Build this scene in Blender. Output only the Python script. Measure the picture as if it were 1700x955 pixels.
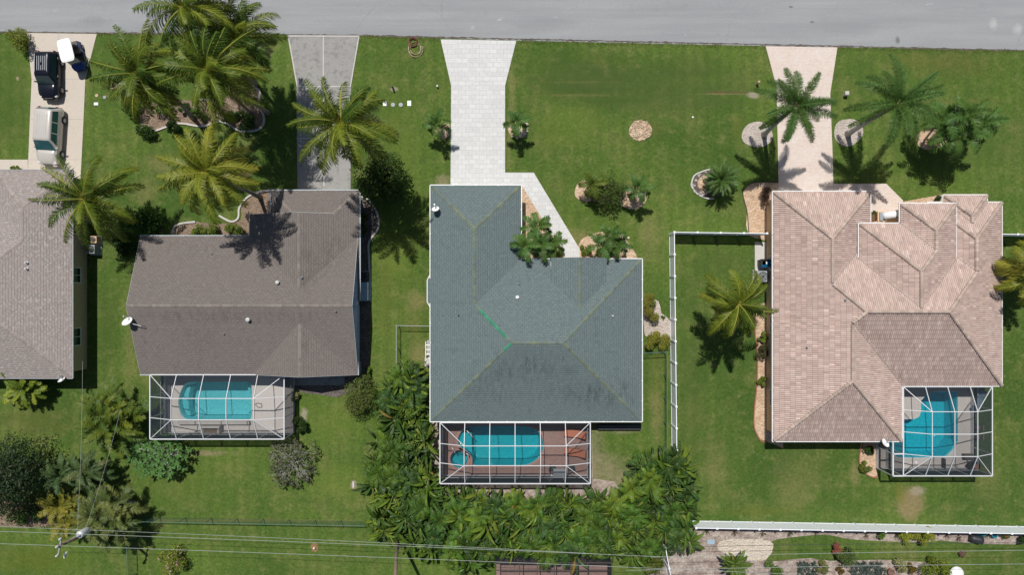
import bpy, math, random
from mathutils import Vector, Matrix
R = math.radians
for o in list(bpy.data.objects): bpy.data.objects.remove(o, do_unlink=True)
SC = bpy.context.scene
COL = SC.collection
# ------------------------------------------------------------------ camera, sky, sun, exposure
H = 58.0                      # height of the drone over the ground, metres
S = 18.7                      # photo pixels per metre at ground level
CX, CY = 850.0, 477.5
cam = bpy.data.cameras.new('camera'); cam.sensor_width = 36; cam.lens = 36*S*H/1700.0
cam.clip_start = 0.5; cam.clip_end = 500
camo = bpy.data.objects.new('camera', cam); COL.objects.link(camo); camo.location = (0, 0, H)
SC.camera = camo
SUNDIR = Vector((0.147, -0.48, -1.0)).normalized()      # the way the light travels
ELEV = math.asin(-SUNDIR.z)
w = bpy.data.worlds.new('World'); SC.world = w; w.use_nodes = True
nt = w.node_tree; bg = nt.nodes['Background']
sky = nt.nodes.new('ShaderNodeTexSky'); sky.sky_type = 'NISHITA'; sky.sun_disc = False
sky.sun_elevation = ELEV; sky.sun_rotation = math.atan2(-SUNDIR.x, -SUNDIR.y)
nt.links.new(sky.outputs[0], bg.inputs[0]); bg.inputs[1].default_value = 0.062
sl = bpy.data.lights.new('sun', 'SUN'); sl.energy = 4.6; sl.angle = R(0.53); sl.color = (1.0, 0.965, 0.91)
so = bpy.data.objects.new('sun', sl); COL.objects.link(so); so.location = (-8, 26, 70)
so.rotation_euler = SUNDIR.to_track_quat('-Z', 'Y').to_euler()
SC.view_settings.view_transform = 'Standard'; SC.view_settings.look = 'None'
SC.view_settings.exposure = -0.1; SC.view_settings.gamma = 1.0; SC.view_settings.use_curve_mapping = False
SC.cycles.max_bounces = 6; SC.cycles.transparent_max_bounces = 12
SC.cycles.sample_clamp_indirect = 4.0

def G(px, py, z=0.0):         # where a photo pixel lies when the thing seen there is z metres high
    k = (H - z)/H/S
    return Vector(((px-CX)*k, -(py-CY)*k, z))
def T(px, py, z=0.0):         # plan position given in ground pixels counted from under the camera
    return Vector((px/S, -py/S, z))
# ------------------------------------------------------------------ objects
def tag(o, label=None, cat=None, group=None, kind=None):
    if label: o['label'] = label
    if cat: o['category'] = cat
    if group: o['group'] = group
    if kind: o['kind'] = kind
    return o
def thing(name, label, cat, loc=(0, 0, 0), rotz=0.0, group=None):
    o = bpy.data.objects.new(name, None); COL.objects.link(o); o.empty_display_size = 0.3
    o.location = loc; o.rotation_euler = (0, 0, rotz)
    return tag(o, label, cat, group)
def copy_tree(o, parent=None):
    c = o.copy(); COL.objects.link(c)
    if parent: c.parent = parent
    for ch in list(o.children): copy_tree(ch, c)
    return c
class MB:
    def __init__(s): s.v = []; s.f = []; s.c = []; s.m = []; s.uv = []
    def face(s, pts, col=None, m=0, uv=None):
        n = len(s.v); s.v.extend([tuple(p) for p in pts]); s.f.append(tuple(range(n, n+len(pts))))
        s.c.append(col); s.m.append(m); s.uv.append(uv)
    def mesh(s, vs, fs, col=None, m=0):
        n = len(s.v); s.v.extend([tuple(p) for p in vs])
        for f in fs:
            s.f.append(tuple(i+n for i in f)); s.c.append(col); s.m.append(m); s.uv.append(None)
    def box(s, c, size, rot=0.0, col=None, m=0, top=1.0, mat=None):
        x, y, z = size[0]/2, size[1]/2, size[2]/2; ca, sa = math.cos(rot), math.sin(rot); vs = []
        for (dx, dy, dz) in ((-x,-y,-z),(x,-y,-z),(x,y,-z),(-x,y,-z),(-x*top,-y*top,z),(x*top,-y*top,z),(x*top,y*top,z),(-x*top,y*top,z)):
            p = Vector((c[0]+dx*ca-dy*sa, c[1]+dx*sa+dy*ca, c[2]+dz))
            vs.append(mat @ p if mat else p)
        s.mesh(vs, [(0,3,2,1),(4,5,6,7),(0,1,5,4),(1,2,6,5),(2,3,7,6),(3,0,4,7)], col, m)
    def bar(s, p, q, wd, ht, col=None, m=0):
        p, q = Vector(p), Vector(q); d = (q-p)
        if d.length < 1e-5: return
        d.normalize(); up = Vector((0, 0, 1)) if abs(d.z) < 0.95 else Vector((0, 1, 0))
        r = d.cross(up).normalized(); u = r.cross(d); r = r*(wd/2); u = u*(ht/2)
        vs = [p-r-u, p+r-u, p+r+u, p-r+u, q-r-u, q+r-u, q+r+u, q-r+u]
        s.mesh(vs, [(0,1,2,3),(7,6,5,4),(0,4,5,1),(1,5,6,2),(2,6,7,3),(3,7,4,0)], col, m)
    def tube(s, pts, rad, n=8, col=None, m=0, cap=True):
        pts = [Vector(p) for p in pts]; vs = []; fs = []
        if not isinstance(rad, (list, tuple)): rad = [rad]*len(pts)
        ref = None
        for i, p in enumerate(pts):
            d = (pts[min(i+1, len(pts)-1)]-pts[max(i-1, 0)]).normalized()
            if ref is None: ref = Vector((1, 0, 0)) if abs(d.x) < 0.8 else Vector((0, 1, 0))
            a = (ref-d*ref.dot(d)).normalized(); b = d.cross(a); ref = a
            for k in range(n):
                t = 2*math.pi*k/n; vs.append(p+(a*math.cos(t)+b*math.sin(t))*rad[i])
        for i in range(len(pts)-1):
            for k in range(n):
                k2 = (k+1) % n; fs.append((i*n+k, i*n+k2, (i+1)*n+k2, (i+1)*n+k))
        if cap: fs.append(tuple(reversed(range(n)))); fs.append(tuple(range((len(pts)-1)*n, len(pts)*n)))
        s.mesh(vs, fs, col, m)
    def lathe(s, prof, c=(0, 0, 0), n=20, col=None, m=0, mat=None):   # prof: (radius, z)
        vs = []; fs = []
        for (r, z) in prof:
            for k in range(n):
                t = 2*math.pi*k/n; p = Vector((r*math.cos(t), r*math.sin(t), z))
                p = (mat @ p if mat else p)+Vector(c); vs.append(p)
        for i in range(len(prof)-1):
            for k in range(n):
                k2 = (k+1) % n; fs.append((i*n+k, i*n+k2, (i+1)*n+k2, (i+1)*n+k))
        s.mesh(vs, fs, col, m)
    def prism(s, poly, z0, z1, col=None, m=0):
        n = len(poly); vs = [(p[0], p[1], z0) for p in poly]+[(p[0], p[1], z1) for p in poly]
        a = sum(poly[i][0]*poly[(i+1) % n][1]-poly[(i+1) % n][0]*poly[i][1] for i in range(n))
        fs = [tuple(range(n, 2*n)), tuple(reversed(range(n)))]+[(i, (i+1) % n, n+(i+1) % n, n+i) for i in range(n)]
        if a < 0: fs = [tuple(reversed(f)) for f in fs]
        s.mesh(vs, fs, col, m)
    def build(s, name, mats, parent=None, origin=None, local=False, smooth=False):
        off = Vector((0, 0, 0))
        if parent is not None and not local:
            off = Vector(parent.location); q = parent.parent
            while q is not None: off = off+Vector(q.location); q = q.parent
        elif origin is not None: off = Vector(origin)
        me = bpy.data.meshes.new(name)
        me.from_pydata([(p[0]-off.x, p[1]-off.y, p[2]-off.z) for p in s.v], [], s.f)
        if not isinstance(mats, (list, tuple)): mats = [mats]
        for x in mats: me.materials.append(x)
        me.polygons.foreach_set('material_index', s.m)
        if smooth: me.polygons.foreach_set('use_smooth', [True]*len(s.f))
        if any(c is not None for c in s.c):
            at = me.color_attributes.new('Col', 'FLOAT_COLOR', 'CORNER'); buf = []
            for f, c in zip(s.f, s.c):
                c = c or (0.5, 0.5, 0.5); buf.extend([c[0], c[1], c[2], 1.0]*len(f))
            at.data.foreach_set('color', buf)
        if any(u is not None for u in s.uv):
            ul = me.uv_layers.new(name='UVMap'); buf = []
            for f, u in zip(s.f, s.uv):
                u = u or [(0, 0)]*len(f)
                for t in u: buf.extend(t)
            ul.data.foreach_set('uv', buf)
        me.update()
        o = bpy.data.objects.new(name, me); COL.objects.link(o)
        if parent is not None: o.parent = parent
        elif origin is not None: o.location = off
        return o
def poly_sheet(name, loops, z, mat, kind='structure', label=None, cat=None, depth=0.0):
    """flat sheet with holes: loops[0] is the outline, the others are holes (world x, y)"""
    import bmesh
    bm = bmesh.new(); es = []
    for lp in loops:
        vs = [bm.verts.new((p[0], p[1], z)) for p in lp]
        es += [bm.edges.new((vs[i], vs[(i+1) % len(vs)])) for i in range(len(vs))]
    bmesh.ops.triangle_fill(bm, use_beauty=True, use_dissolve=False, edges=es, normal=(0, 0, 1))
    for f in bm.faces:
        if f.normal.z < 0: f.normal_flip()
    if depth:
        for e in list(bm.edges):
            if len(e.link_faces) == 1:
                a, b = e.verts; c = bm.verts.new((a.co.x, a.co.y, z-depth)); d = bm.verts.new((b.co.x, b.co.y, z-depth))
                bm.faces.new((a, b, d, c))
        bmesh.ops.recalc_face_normals(bm, faces=bm.faces[:])
    me = bpy.data.meshes.new(name); bm.to_mesh(me); bm.free(); me.materials.append(mat)
    o = bpy.data.objects.new(name, me); COL.objects.link(o)
    return tag(o, label, cat, None, kind)
def smoothloop(pts, n=4):     # closed Catmull-Rom through the points
    out = []; N = len(pts)
    for i in range(N):
        p0, p1, p2, p3 = [Vector((p[0], p[1])) for p in (pts[i-1], pts[i], pts[(i+1) % N], pts[(i+2) % N])]
        for k in range(n):
            t = k/n
            q = 0.5*((2*p1)+(p2-p0)*t+(2*p0-5*p1+4*p2-p3)*t*t+(3*p1-p0-3*p2+p3)*t*t*t)
            out.append((q.x, q.y))
    return out
def GP(pts, z=0.0): return [tuple(G(x, y, z))[:2] for x, y in pts]
def circ(px, py, rx, ry=None, n=28, wob=0.06, seed=0):
    rd = random.Random(seed); ry = ry or rx; ph = [rd.random()*6.28 for _ in range(3)]
    out = []
    for k in range(n):
        t = 2*math.pi*k/n; w_ = 1+wob*(math.sin(2*t+ph[0])+math.sin(3*t+ph[1])+0.6*math.sin(5*t+ph[2]))/1.5
        out.append((px+rx*w_*math.cos(t), py+ry*w_*math.sin(t)))
    return out
# ------------------------------------------------------------------ materials
class NT:
    def __init__(s, name):
        s.mat = bpy.data.materials.new(name); s.mat.use_nodes = True; s.t = s.mat.node_tree
        s.b = s.t.nodes['Principled BSDF']; s.out = s.t.nodes['Material Output']
    def n(s, typ, **kw):
        nd = s.t.nodes.new('ShaderNode'+typ)
        for k, v in kw.items():
            if k in nd.inputs: s.set(nd.inputs[k], v)
            else: setattr(nd, k, v)
        return nd
    def set(s, inp, v):
        if isinstance(v, bpy.types.NodeSocket): s.t.links.new(v, inp)
        elif isinstance(v, (tuple, list)) and inp.type == 'RGBA' and len(v) == 3: inp.default_value = (*v, 1)
        else: inp.default_value = v
    def pos(s): return s.n('NewGeometry').outputs['Position']
    def uv(s): return s.n('TexCoord').outputs['UV']
    def noise(s, vec, scale, detail=3.0, rough=0.55):
        nd = s.n('TexNoise', Scale=scale, Detail=detail, Roughness=rough); s.set(nd.inputs['Vector'], vec); return nd.outputs['Fac']
    def ramp(s, fac, a, b):
        nd = s.n('MapRange'); s.set(nd.inputs['Value'], fac); nd.inputs['From Min'].default_value = a; nd.inputs['From Max'].default_value = b
        return nd.outputs['Result']
    def mix(s, fac, a, b, mode='MIX'):
        nd = s.n('Mix', data_type='RGBA', blend_type=mode); s.set(nd.inputs[0], fac); s.set(nd.inputs[6], a); s.set(nd.inputs[7], b)
        return nd.outputs[2]
    def math(s, op, a, b=0.0):
        nd = s.n('Math', operation=op); s.set(nd.inputs[0], a); s.set(nd.inputs[1], b); return nd.outputs[0]
    def scale(s, vec, v):
        nd = s.n('VectorMath', operation='MULTIPLY'); s.set(nd.inputs[0], vec); nd.inputs[1].default_value = v; return nd.outputs[0]
    def bump(s, h, strength=0.5, dist=0.05):
        nd = s.n('Bump', Strength=strength, Distance=dist); s.set(nd.inputs['Height'], h); s.t.links.new(nd.outputs[0], s.b.inputs['Normal'])
    def base(s, col, rough=0.8, spec=0.3, metal=0.0):
        s.set(s.b.inputs['Base Color'], col); s.set(s.b.inputs['Roughness'], rough)
        s.b.inputs['Specular IOR Level'].default_value = spec; s.b.inputs['Metallic'].default_value = metal
        return s.mat
def plain(name, col, rough=0.6, spec=0.4, metal=0.0, var=0.12, vs=3.0):
    t = NT(name); p = t.n('TexCoord').outputs['Object']; f = t.noise(p, vs, 4)
    a = tuple(c*(1-var) for c in col); b = tuple(min(1, c*(1+var)) for c in col)
    return t.base(t.mix(f, a, b), rough, spec, metal)
def attr_mat(name, rough=0.5, spec=0.35, transl=0.0, var=0.0, vs=4.0):
    t = NT(name); c = t.n('Attribute', attribute_name='Col').outputs['Color']
    if var:
        f = t.noise(t.pos(), vs, 3); c = t.mix(1.0, c, t.mix(f, (1-var,)*3, (1+var,)*3), 'MULTIPLY')
    t.base(c, rough, spec)
    if transl:
        tr = t.n('BsdfTranslucent'); t.set(tr.inputs['Color'], t.mix(1.0, c, (1.15, 1.2, 0.6), 'MULTIPLY')); mx = t.n('MixShader'); mx.inputs[0].default_value = transl
        t.t.links.new(t.b.outputs[0], mx.inputs[1]); t.t.links.new(tr.outputs[0], mx.inputs[2]); t.t.links.new(mx.outputs[0], t.out.inputs[0])
    return t.mat
M = {}
M['leaf'] = attr_mat('leaf', 0.45, 0.22, 0.25)
M['petal'] = attr_mat('petal', 0.6, 0.2, 0.3)
M['tint'] = attr_mat('tint', 0.75, 0.25, 0, 0.18, 9)
M['cap'] = attr_mat('cap', 0.85, 0.2, 0, 0.15, 14)
M['tile'] = attr_mat('tile', 0.8, 0.25, 0, 0.14, 1.2)
M['gloss'] = attr_mat('gloss', 0.3, 0.5)
M['white'] = plain('white_paint', (0.78, 0.78, 0.77), 0.45, 0.4, var=0.04)
M['trimblue'] = plain('pale_blue_trim', (0.42, 0.47, 0.50), 0.5, 0.4, var=0.05)
M['vent'] = plain('vent_grey', (0.52, 0.52, 0.51), 0.5, 0.4)
M['vinyl'] = plain('white_vinyl', (0.86, 0.885, 0.92), 0.4, 0.45, var=0.04)
M['alu'] = plain('white_aluminium', (0.64, 0.65, 0.66), 0.4, 0.5, var=0.03)
M['galv'] = plain('galvanised_steel', (0.42, 0.43, 0.42), 0.45, 0.5, 0.5, var=0.15)
M['greenmetal'] = plain('green_coated_steel', (0.10, 0.17, 0.13), 0.5, 0.4)
M['darkmetal'] = plain('dark_metal', (0.05, 0.052, 0.055), 0.5, 0.4)
M['greymetal'] = plain('grey_metal', (0.28, 0.30, 0.32), 0.5, 0.4)
M['bronze'] = plain('bronze_metal', (0.06, 0.05, 0.045), 0.5, 0.4)
M['rubber'] = plain('rubber', (0.02, 0.02, 0.021), 0.8, 0.2)
M['chrome'] = plain('alloy', (0.55, 0.56, 0.57), 0.35, 0.6, 0.15, var=0.05)
M['blackpaint'] = plain('black_car_paint', (0.007, 0.009, 0.016), 0.22, 0.4, 0.0, var=0.05)
M['beigepaint'] = plain('beige_car_paint', (0.52, 0.49, 0.45), 0.28, 0.5, 0.1, var=0.03)
M['bluepaint'] = plain('blue_paint', (0.015, 0.05, 0.22), 0.25, 0.5, var=0.05)
M['seat'] = plain('seat_vinyl', (0.10, 0.09, 0.08), 0.6, 0.3)
M['bark'] = plain('palm_bark', (0.30, 0.26, 0.21), 0.9, 0.1, var=0.35, vs=5)
M['greybark'] = plain('smooth_palm_bark', (0.42, 0.40, 0.37), 0.8, 0.15, var=0.25, vs=4)
M['wood'] = plain('weathered_wood', (0.22, 0.17, 0.13), 0.9, 0.1, var=0.3, vs=6)
M['drywood'] = plain('bare_twigs', (0.36, 0.34, 0.32), 0.9, 0.1, var=0.25, vs=6)
M['concrete'] = plain('concrete', (0.50, 0.48, 0.45), 0.9, 0.15, var=0.15, vs=1.5)
M['curb'] = plain('curb_concrete', (0.50, 0.47, 0.44), 0.9, 0.15, var=0.2, vs=2)
M['tan'] = plain('tan_stone', (0.50, 0.38, 0.26), 0.9, 0.15, var=0.25, vs=3)
M['bluebin'] = plain('blue_plastic', (0.01, 0.23, 0.52), 0.4, 0.4)
M['blackbin'] = plain('black_plastic', (0.03, 0.033, 0.036), 0.45, 0.4)
M['teal'] = plain('teal_plastic', (0.02, 0.22, 0.30), 0.4, 0.4)
M['orange'] = plain('rust_cushion', (0.42, 0.16, 0.095), 0.85, 0.2, var=0.1, vs=6)
M['bluesling'] = plain('blue_sling', (0.16, 0.25, 0.33), 0.8, 0.2)
M['redcoping'] = plain('brick_coping', (0.36, 0.20, 0.17), 0.85, 0.2, var=0.2, vs=5)
M['clay'] = plain('clay_pot', (0.30, 0.13, 0.08), 0.8, 0.2)
M['insul'] = plain('porcelain', (0.55, 0.56, 0.58), 0.3, 0.5)
M['wire'] = plain('power_wire', (0.36, 0.39, 0.37), 0.5, 0.3)
M['stucco_tan'] = plain('tan_stucco', (0.52, 0.42, 0.27), 0.9, 0.15, var=0.06)
M['stucco_blue'] = plain('blue_grey_stucco', (0.30, 0.40, 0.47), 0.9, 0.15, var=0.06)
M['stucco_cream'] = plain('cream_stucco', (0.60, 0.54, 0.44), 0.9, 0.15, var=0.06)
M['stucco_peach'] = plain('peach_stucco', (0.62, 0.44, 0.28), 0.9, 0.15, var=0.06)
M['door_red'] = plain('red_brown_paint', (0.20, 0.06, 0.045), 0.6, 0.3)
def glass(name, col, rough=0.06):
    t = NT(name); return t.base(col, rough, 0.7)
M['glass'] = glass('window_glass', (0.02, 0.045, 0.06))
M['carglass'] = glass('car_glass', (0.015, 0.05, 0.055), 0.05)
M['tealglass'] = glass('tinted_windscreen', (0.02, 0.10, 0.115), 0.05)
M['lamp'] = glass('lamp_lens', (0.55, 0.55, 0.53), 0.1)
M['redlamp'] = glass('tail_lens', (0.25, 0.01, 0.01), 0.15)
def grass_mat():
    t = NT('lawn_grass'); p = t.pos()
    big = t.noise(p, 0.06, 3); mid = t.noise(p, 0.35, 4, 0.6); fine = t.noise(p, 4.0, 5, 0.75); tiny = t.noise(p, 14.0, 3, 0.7)
    c = t.mix(t.ramp(big, 0.38, 0.62), (0.101, 0.160, 0.030), (0.056, 0.108, 0.021))
    c = t.mix(t.math('MULTIPLY', t.ramp(mid, 0.48, 0.72), 0.65), c, (0.165, 0.18, 0.055))
    dry = t.noise(t.scale(p, (1, 1, 1)), 0.16, 5, 0.7)
    c = t.mix(t.math('MULTIPLY', t.ramp(dry, 0.58, 0.74), 0.45), c, (0.235, 0.20, 0.085))
    # mowing passes, faint
    wv = t.n('TexWave', wave_type='BANDS', bands_direction='X', Scale=0.30, Distortion=1.6, Detail=2.0); t.set(wv.inputs['Vector'], p); wv.inputs['Detail Scale'].default_value = 0.6
    c = t.mix(t.math('MULTIPLY', wv.outputs['Fac'], 0.32), c, (0.058, 0.096, 0.021))
    c = t.mix(1.0, c, t.mix(t.ramp(fine, 0.25, 0.75), (0.5, 0.54, 0.5), (1.5, 1.44, 1.45)), 'MULTIPLY')
    c = t.mix(1.0, c, t.mix(t.ramp(tiny, 0.25, 0.75), (0.70, 0.72, 0.7), (1.30, 1.27, 1.3)), 'MULTIPLY')
    m2 = t.noise(p, 1.1, 5, 0.75); c = t.mix(t.math('MULTIPLY', t.ramp(m2, 0.53, 0.70), 0.62), c, (0.20, 0.205, 0.072)); m3 = t.noise(t.scale(p, (1.0, 1.3, 1)), 0.55, 4, 0.7); c = t.mix(t.math('MULTIPLY', t.ramp(m3, 0.52, 0.68), 0.5), c, (0.052, 0.096, 0.020))
    wob = t.noise(p, 0.9, 5, 0.7)
    sep = t.n('SeparateXYZ'); t.set(sep.inputs[0], p)
    for (px, py, rx, ry, col, st, soft) in PATCH:
        q = G(px, py); dx = t.math('MULTIPLY', t.math('ADD', sep.outputs[0], -q.x), S/rx); dy = t.math('MULTIPLY', t.math('ADD', sep.outputs[1], -q.y), S/ry)
        d = t.math('SQRT', t.math('ADD', t.math('MULTIPLY', dx, dx), t.math('MULTIPLY', dy, dy)))
        d = t.math('ADD', d, t.math('MULTIPLY', t.math('ADD', wob, -0.5), 1.8*soft))
        f = t.math('MULTIPLY', t.ramp(d, 1.0, 1.0-0.75*soft), st)
        c = t.mix(t.math('MULTIPLY', f, t.ramp(fine, 0.1, 0.6)), c, col)
    t.base(c, 0.95, 0.1)
    h = t.math('ADD', fine, t.math('MULTIPLY', tiny, 0.7)); t.bump(h, 0.6, 0.12)
    return t.mat
SOIL = (0.30, 0.24, 0.16); STRAW = (0.24, 0.20, 0.09); DARKG = (0.062, 0.092, 0.026); LIME = (0.135, 0.185, 0.032); BARE = (0.40, 0.34, 0.27)
PATCH = [
 (655, 330, 55, 260, (0.125, 0.165, 0.030), 0.5, 0.8), (18, 165, 45, 110, (0.045, 0.088, 0.018), 0.5, 0.8), (1580, 240, 140, 70, (0.050, 0.098, 0.020), 0.45, 0.9), (1185, 440, 60, 60, (0.055, 0.09, 0.022), 0.4, 0.9), (1150, 640, 30, 200, (0.055, 0.092, 0.022), 0.45, 0.9), (1310, 830, 50, 40, (0.15, 0.16, 0.05), 0.5, 1.0), (950, 100, 90, 26, (0.050, 0.085, 0.020), 0.5, 0.9), (1150, 110, 110, 30, (0.050, 0.085, 0.020), 0.5, 0.9), (900, 235, 40, 30, (0.14, 0.16, 0.04), 0.4, 1.0), (1010, 480, 1, 1, SOIL, 0, 1), (1090, 640, 16, 80, (0.15, 0.15, 0.045), 0.55, 1.0), (690, 545, 18, 60, (0.17, 0.16, 0.05), 0.5, 1.0), (1530, 100, 90, 18, (0.15, 0.15, 0.04), 0.5, 1.0), (1440, 120, 30, 40, (0.06, 0.105, 0.022), 0.4, 0.9), (300, 800, 80, 60, (0.10, 0.14, 0.026), 0.4, 0.9), (160, 330, 20, 60, (0.06, 0.085, 0.02), 0.4, 0.9), (180, 540, 25, 90, (0.055, 0.082, 0.02), 0.45, 0.9),  # bare, dry or lusher places in the lawn (ground pixel, radii)
 (1510, 836, 30, 34, (0.25, 0.19, 0.10), 1.0, 0.7), (1524, 815, 16, 10, (0.32, 0.27, 0.2), 0.8, 0.8), (1494, 822, 12, 22, (0.15, 0.15, 0.03), 0.8, 0.8), (1000, 780, 60, 32, SOIL, 0.6, 1.0), (1030, 800, 40, 20, SOIL, 0.6, 1.0),
 (985, 745, 22, 70, SOIL, 0.5, 1.0), (1075, 150, 220, 50, DARKG, 0.55, 0.6), (960, 130, 110, 32, DARKG, 0.6, 0.6), (990, 149, 130, 7, (0.050, 0.088, 0.019), 0.4, 1.0), (1010, 167, 110, 5, (0.050, 0.088, 0.019), 0.4, 1.0), (950, 158, 90, 3, (0.16, 0.15, 0.05), 0.5, 0.9), (960, 136, 80, 2.5, (0.16, 0.15, 0.05), 0.35, 0.9),
 (950, 205, 70, 45, LIME, 0.5, 0.8), (960, 400, 40, 25, STRAW, 0.6, 1.0), (1080, 390, 30, 50, STRAW, 0.45, 1.0),
 (1203, 153, 50, 2.6, (0.13, 0.075, 0.05), 0.75, 0.9), (1196, 156, 55, 2.2, STRAW, 0.6, 0.9), (1250, 158, 12, 6, BARE, 0.8, 0.8),
 (690, 500, 30, 22, STRAW, 0.55, 1.0), (695, 590, 22, 30, STRAW, 0.6, 1.0), (640, 480, 14, 130, (0.12, 0.12, 0.03), 0.4, 1.0), (660, 420, 40, 60, LIME, 0.5, 0.9),
 (735, 300, 16, 14, SOIL, 0.6, 1.0), (555, 700, 60, 60, LIME, 0.45, 0.9), (560, 800, 60, 40, LIME, 0.6, 0.9), (587, 806, 7, 10, SOIL, 0.9, 0.5),
 (522, 910, 7, 9, (0.36, 0.17, 0.10), 0.9, 0.5), (620, 760, 18, 40, STRAW, 0.5, 1.0), (420, 865, 220, 3, (0.2, 0.18, 0.06), 0.6, 0.6), (340, 753, 60, 6, (0.3, 0.22, 0.15), 0.6, 1.0),
 (240, 320, 30, 30, STRAW, 0.45, 1.0), (260, 270, 30, 25, STRAW, 0.4, 1.0), (215, 560, 12, 160, STRAW, 0.35, 1.0), (60, 700, 90, 40, (0.10, 0.10, 0.03), 0.5, 1.0), (60, 930, 90, 30, (0.10, 0.12, 0.015), 0.6, 1.0),
 (1330, 790, 60, 60, STRAW, 0.28, 1.0), (1185, 770, 30, 60, STRAW, 0.35, 1.0), (1250, 850, 80, 10, (0.10, 0.12, 0.02), 0.5, 0.8), (1640, 800, 40, 60, STRAW, 0.25, 1.0), (1590, 110, 110, 25, (0.13, 0.12, 0.035), 0.4, 1.0),
 (1560, 168, 140, 4, (0.13, 0.13, 0.04), 0.6, 0.8), (653, 148, 9, 5, BARE, 0.7, 0.7), (850, 150, 8, 60, STRAW, 0.5, 0.9), (845, 230, 5, 70, STRAW, 0.5, 0.9), (1090, 690, 14, 60, STRAW, 0.45, 1.0), (1030, 715, 35, 8, SOIL, 0.5, 1.0),
 (1225, 215, 14, 40, (0.12, 0.14, 0.03), 0.5, 0.8), (1420, 790, 12, 26, STRAW, 0.6, 0.9), (475, 660, 10, 40, SOIL, 0.7, 0.8), (505, 690, 8, 14, BARE, 0.8, 0.8), (29, 130, 3, 4, SOIL, 0.9, 0.4), (1080, 210, 28, 24, (0.12, 0.11, 0.04), 0.4, 0.9),
]
def asphalt_mat():
    t = NT('asphalt'); p = t.pos()
    n1 = t.noise(t.scale(p, (0.25, 1.6, 1)), 0.35, 5, 0.65); n2 = t.noise(p, 9, 4, 0.8); n3 = t.noise(p, 0.09, 2)
    c = t.mix(t.ramp(n1, 0.3, 0.7), (0.255, 0.265, 0.275), (0.32, 0.325, 0.33)); c = t.mix(t.math('MULTIPLY', t.ramp(n3, 0.4, 0.7), 0.35), c, (0.30, 0.30, 0.305))
    c = t.mix(1.0, c, t.mix(t.ramp(n2, 0.25, 0.75), (0.86,)*3, (1.13,)*3), 'MULTIPLY')
    n4 = t.noise(t.scale(p, (0.03, 1.0, 1)), 1.4, 4, 0.6); c = t.mix(t.math('MULTIPLY', t.ramp(n4, 0.45, 0.7), 0.5), c, (0.235, 0.24, 0.25)); n5 = t.noise(p, 0.5, 5, 0.7); c = t.mix(t.math('MULTIPLY', t.ramp(n5, 0.6, 0.75), 0.35), c, (0.21, 0.21, 0.215))
    spots = t.noise(t.scale(p, (0.6, 1.2, 1)), 1.1, 3, 0.6); c = t.mix(t.math('MULTIPLY', t.ramp(spots, 0.68, 0.76), 0.5), c, (0.5, 0.5, 0.49))
    sp = t.n('SeparateXYZ'); t.set(sp.inputs[0], p); wb = t.noise(p, 2.0, 4)
    for (px, py, rx, ry, col, s_) in ((1490, 66, 4, 6, (0.15, 0.145, 0.14), .9), (1649, 38, 7, 10, (0.46, 0.46, 0.45), .5), (1689, 48, 8, 10, (0.46, 0.46, 0.45), .5), (1313, 11, 4, 2, (0.12, 0.12, 0.12), .8), (1348, 36, 4, 2, (0.12, 0.12, 0.12), .8), (900, 40, 60, 12, (0.24, 0.24, 0.25), .5), (160, 35, 30, 9, (0.22, 0.22, 0.225), .5), (1400, 45, 60, 14, (0.25, 0.25, 0.26), .5)):
        q = G(px, py); dx = t.math('MULTIPLY', t.math('ADD', sp.outputs[0], -q.x), S/rx); dy = t.math('MULTIPLY', t.math('ADD', sp.outputs[1], -q.y), S/ry)
        d = t.math('ADD', t.math('SQRT', t.math('ADD', t.math('MULTIPLY', dx, dx), t.math('MULTIPLY', dy, dy))), t.math('MULTIPLY', t.math('ADD', wb, -0.5), 1.2)); c = t.mix(t.math('MULTIPLY', t.ramp(d, 1.2, 0.4), s_), c, col)
    vo = t.n('TexVoronoi', feature='DISTANCE_TO_EDGE', Scale=0.055); t.set(vo.inputs['Vector'], t.n('VectorMath', operation='ADD').outputs[0])
    wv = vo.inputs['Vector'].links[0].from_node; t.set(wv.inputs[0], p); nn = t.n('TexNoise', Scale=1.2, Detail=4.0); t.set(nn.inputs['Vector'], p); t.set(wv.inputs[1], nn.outputs['Color'])
    c = t.mix(t.math('MULTIPLY', t.ramp(vo.outputs['Distance'], 0.0022, 0.0006), 0.35), c, (0.2, 0.2, 0.2))
    t.base(c, 0.9, 0.2); t.bump(n2, 0.3, 0.02); return t.mat
def slab_mat(name, a, b, stain, st=0.4, ns=0.5):
    t = NT(name); p = t.pos(); n1 = t.noise(p, ns, 6, 0.7); n2 = t.noise(p, 7, 5, 0.75); n3 = t.noise(p, 1.7, 5, 0.75)
    c = t.mix(n1, a, b); c = t.mix(t.math('MULTIPLY', t.ramp(n3, 0.5, 0.7), st), c, stain)
    c = t.mix(1.0, c, t.mix(t.ramp(n2, 0.2, 0.8), (0.88,)*3, (1.1,)*3), 'MULTIPLY'); t.base(c, 0.9, 0.2); t.bump(n2, 0.2, 0.01); return t.mat
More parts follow.
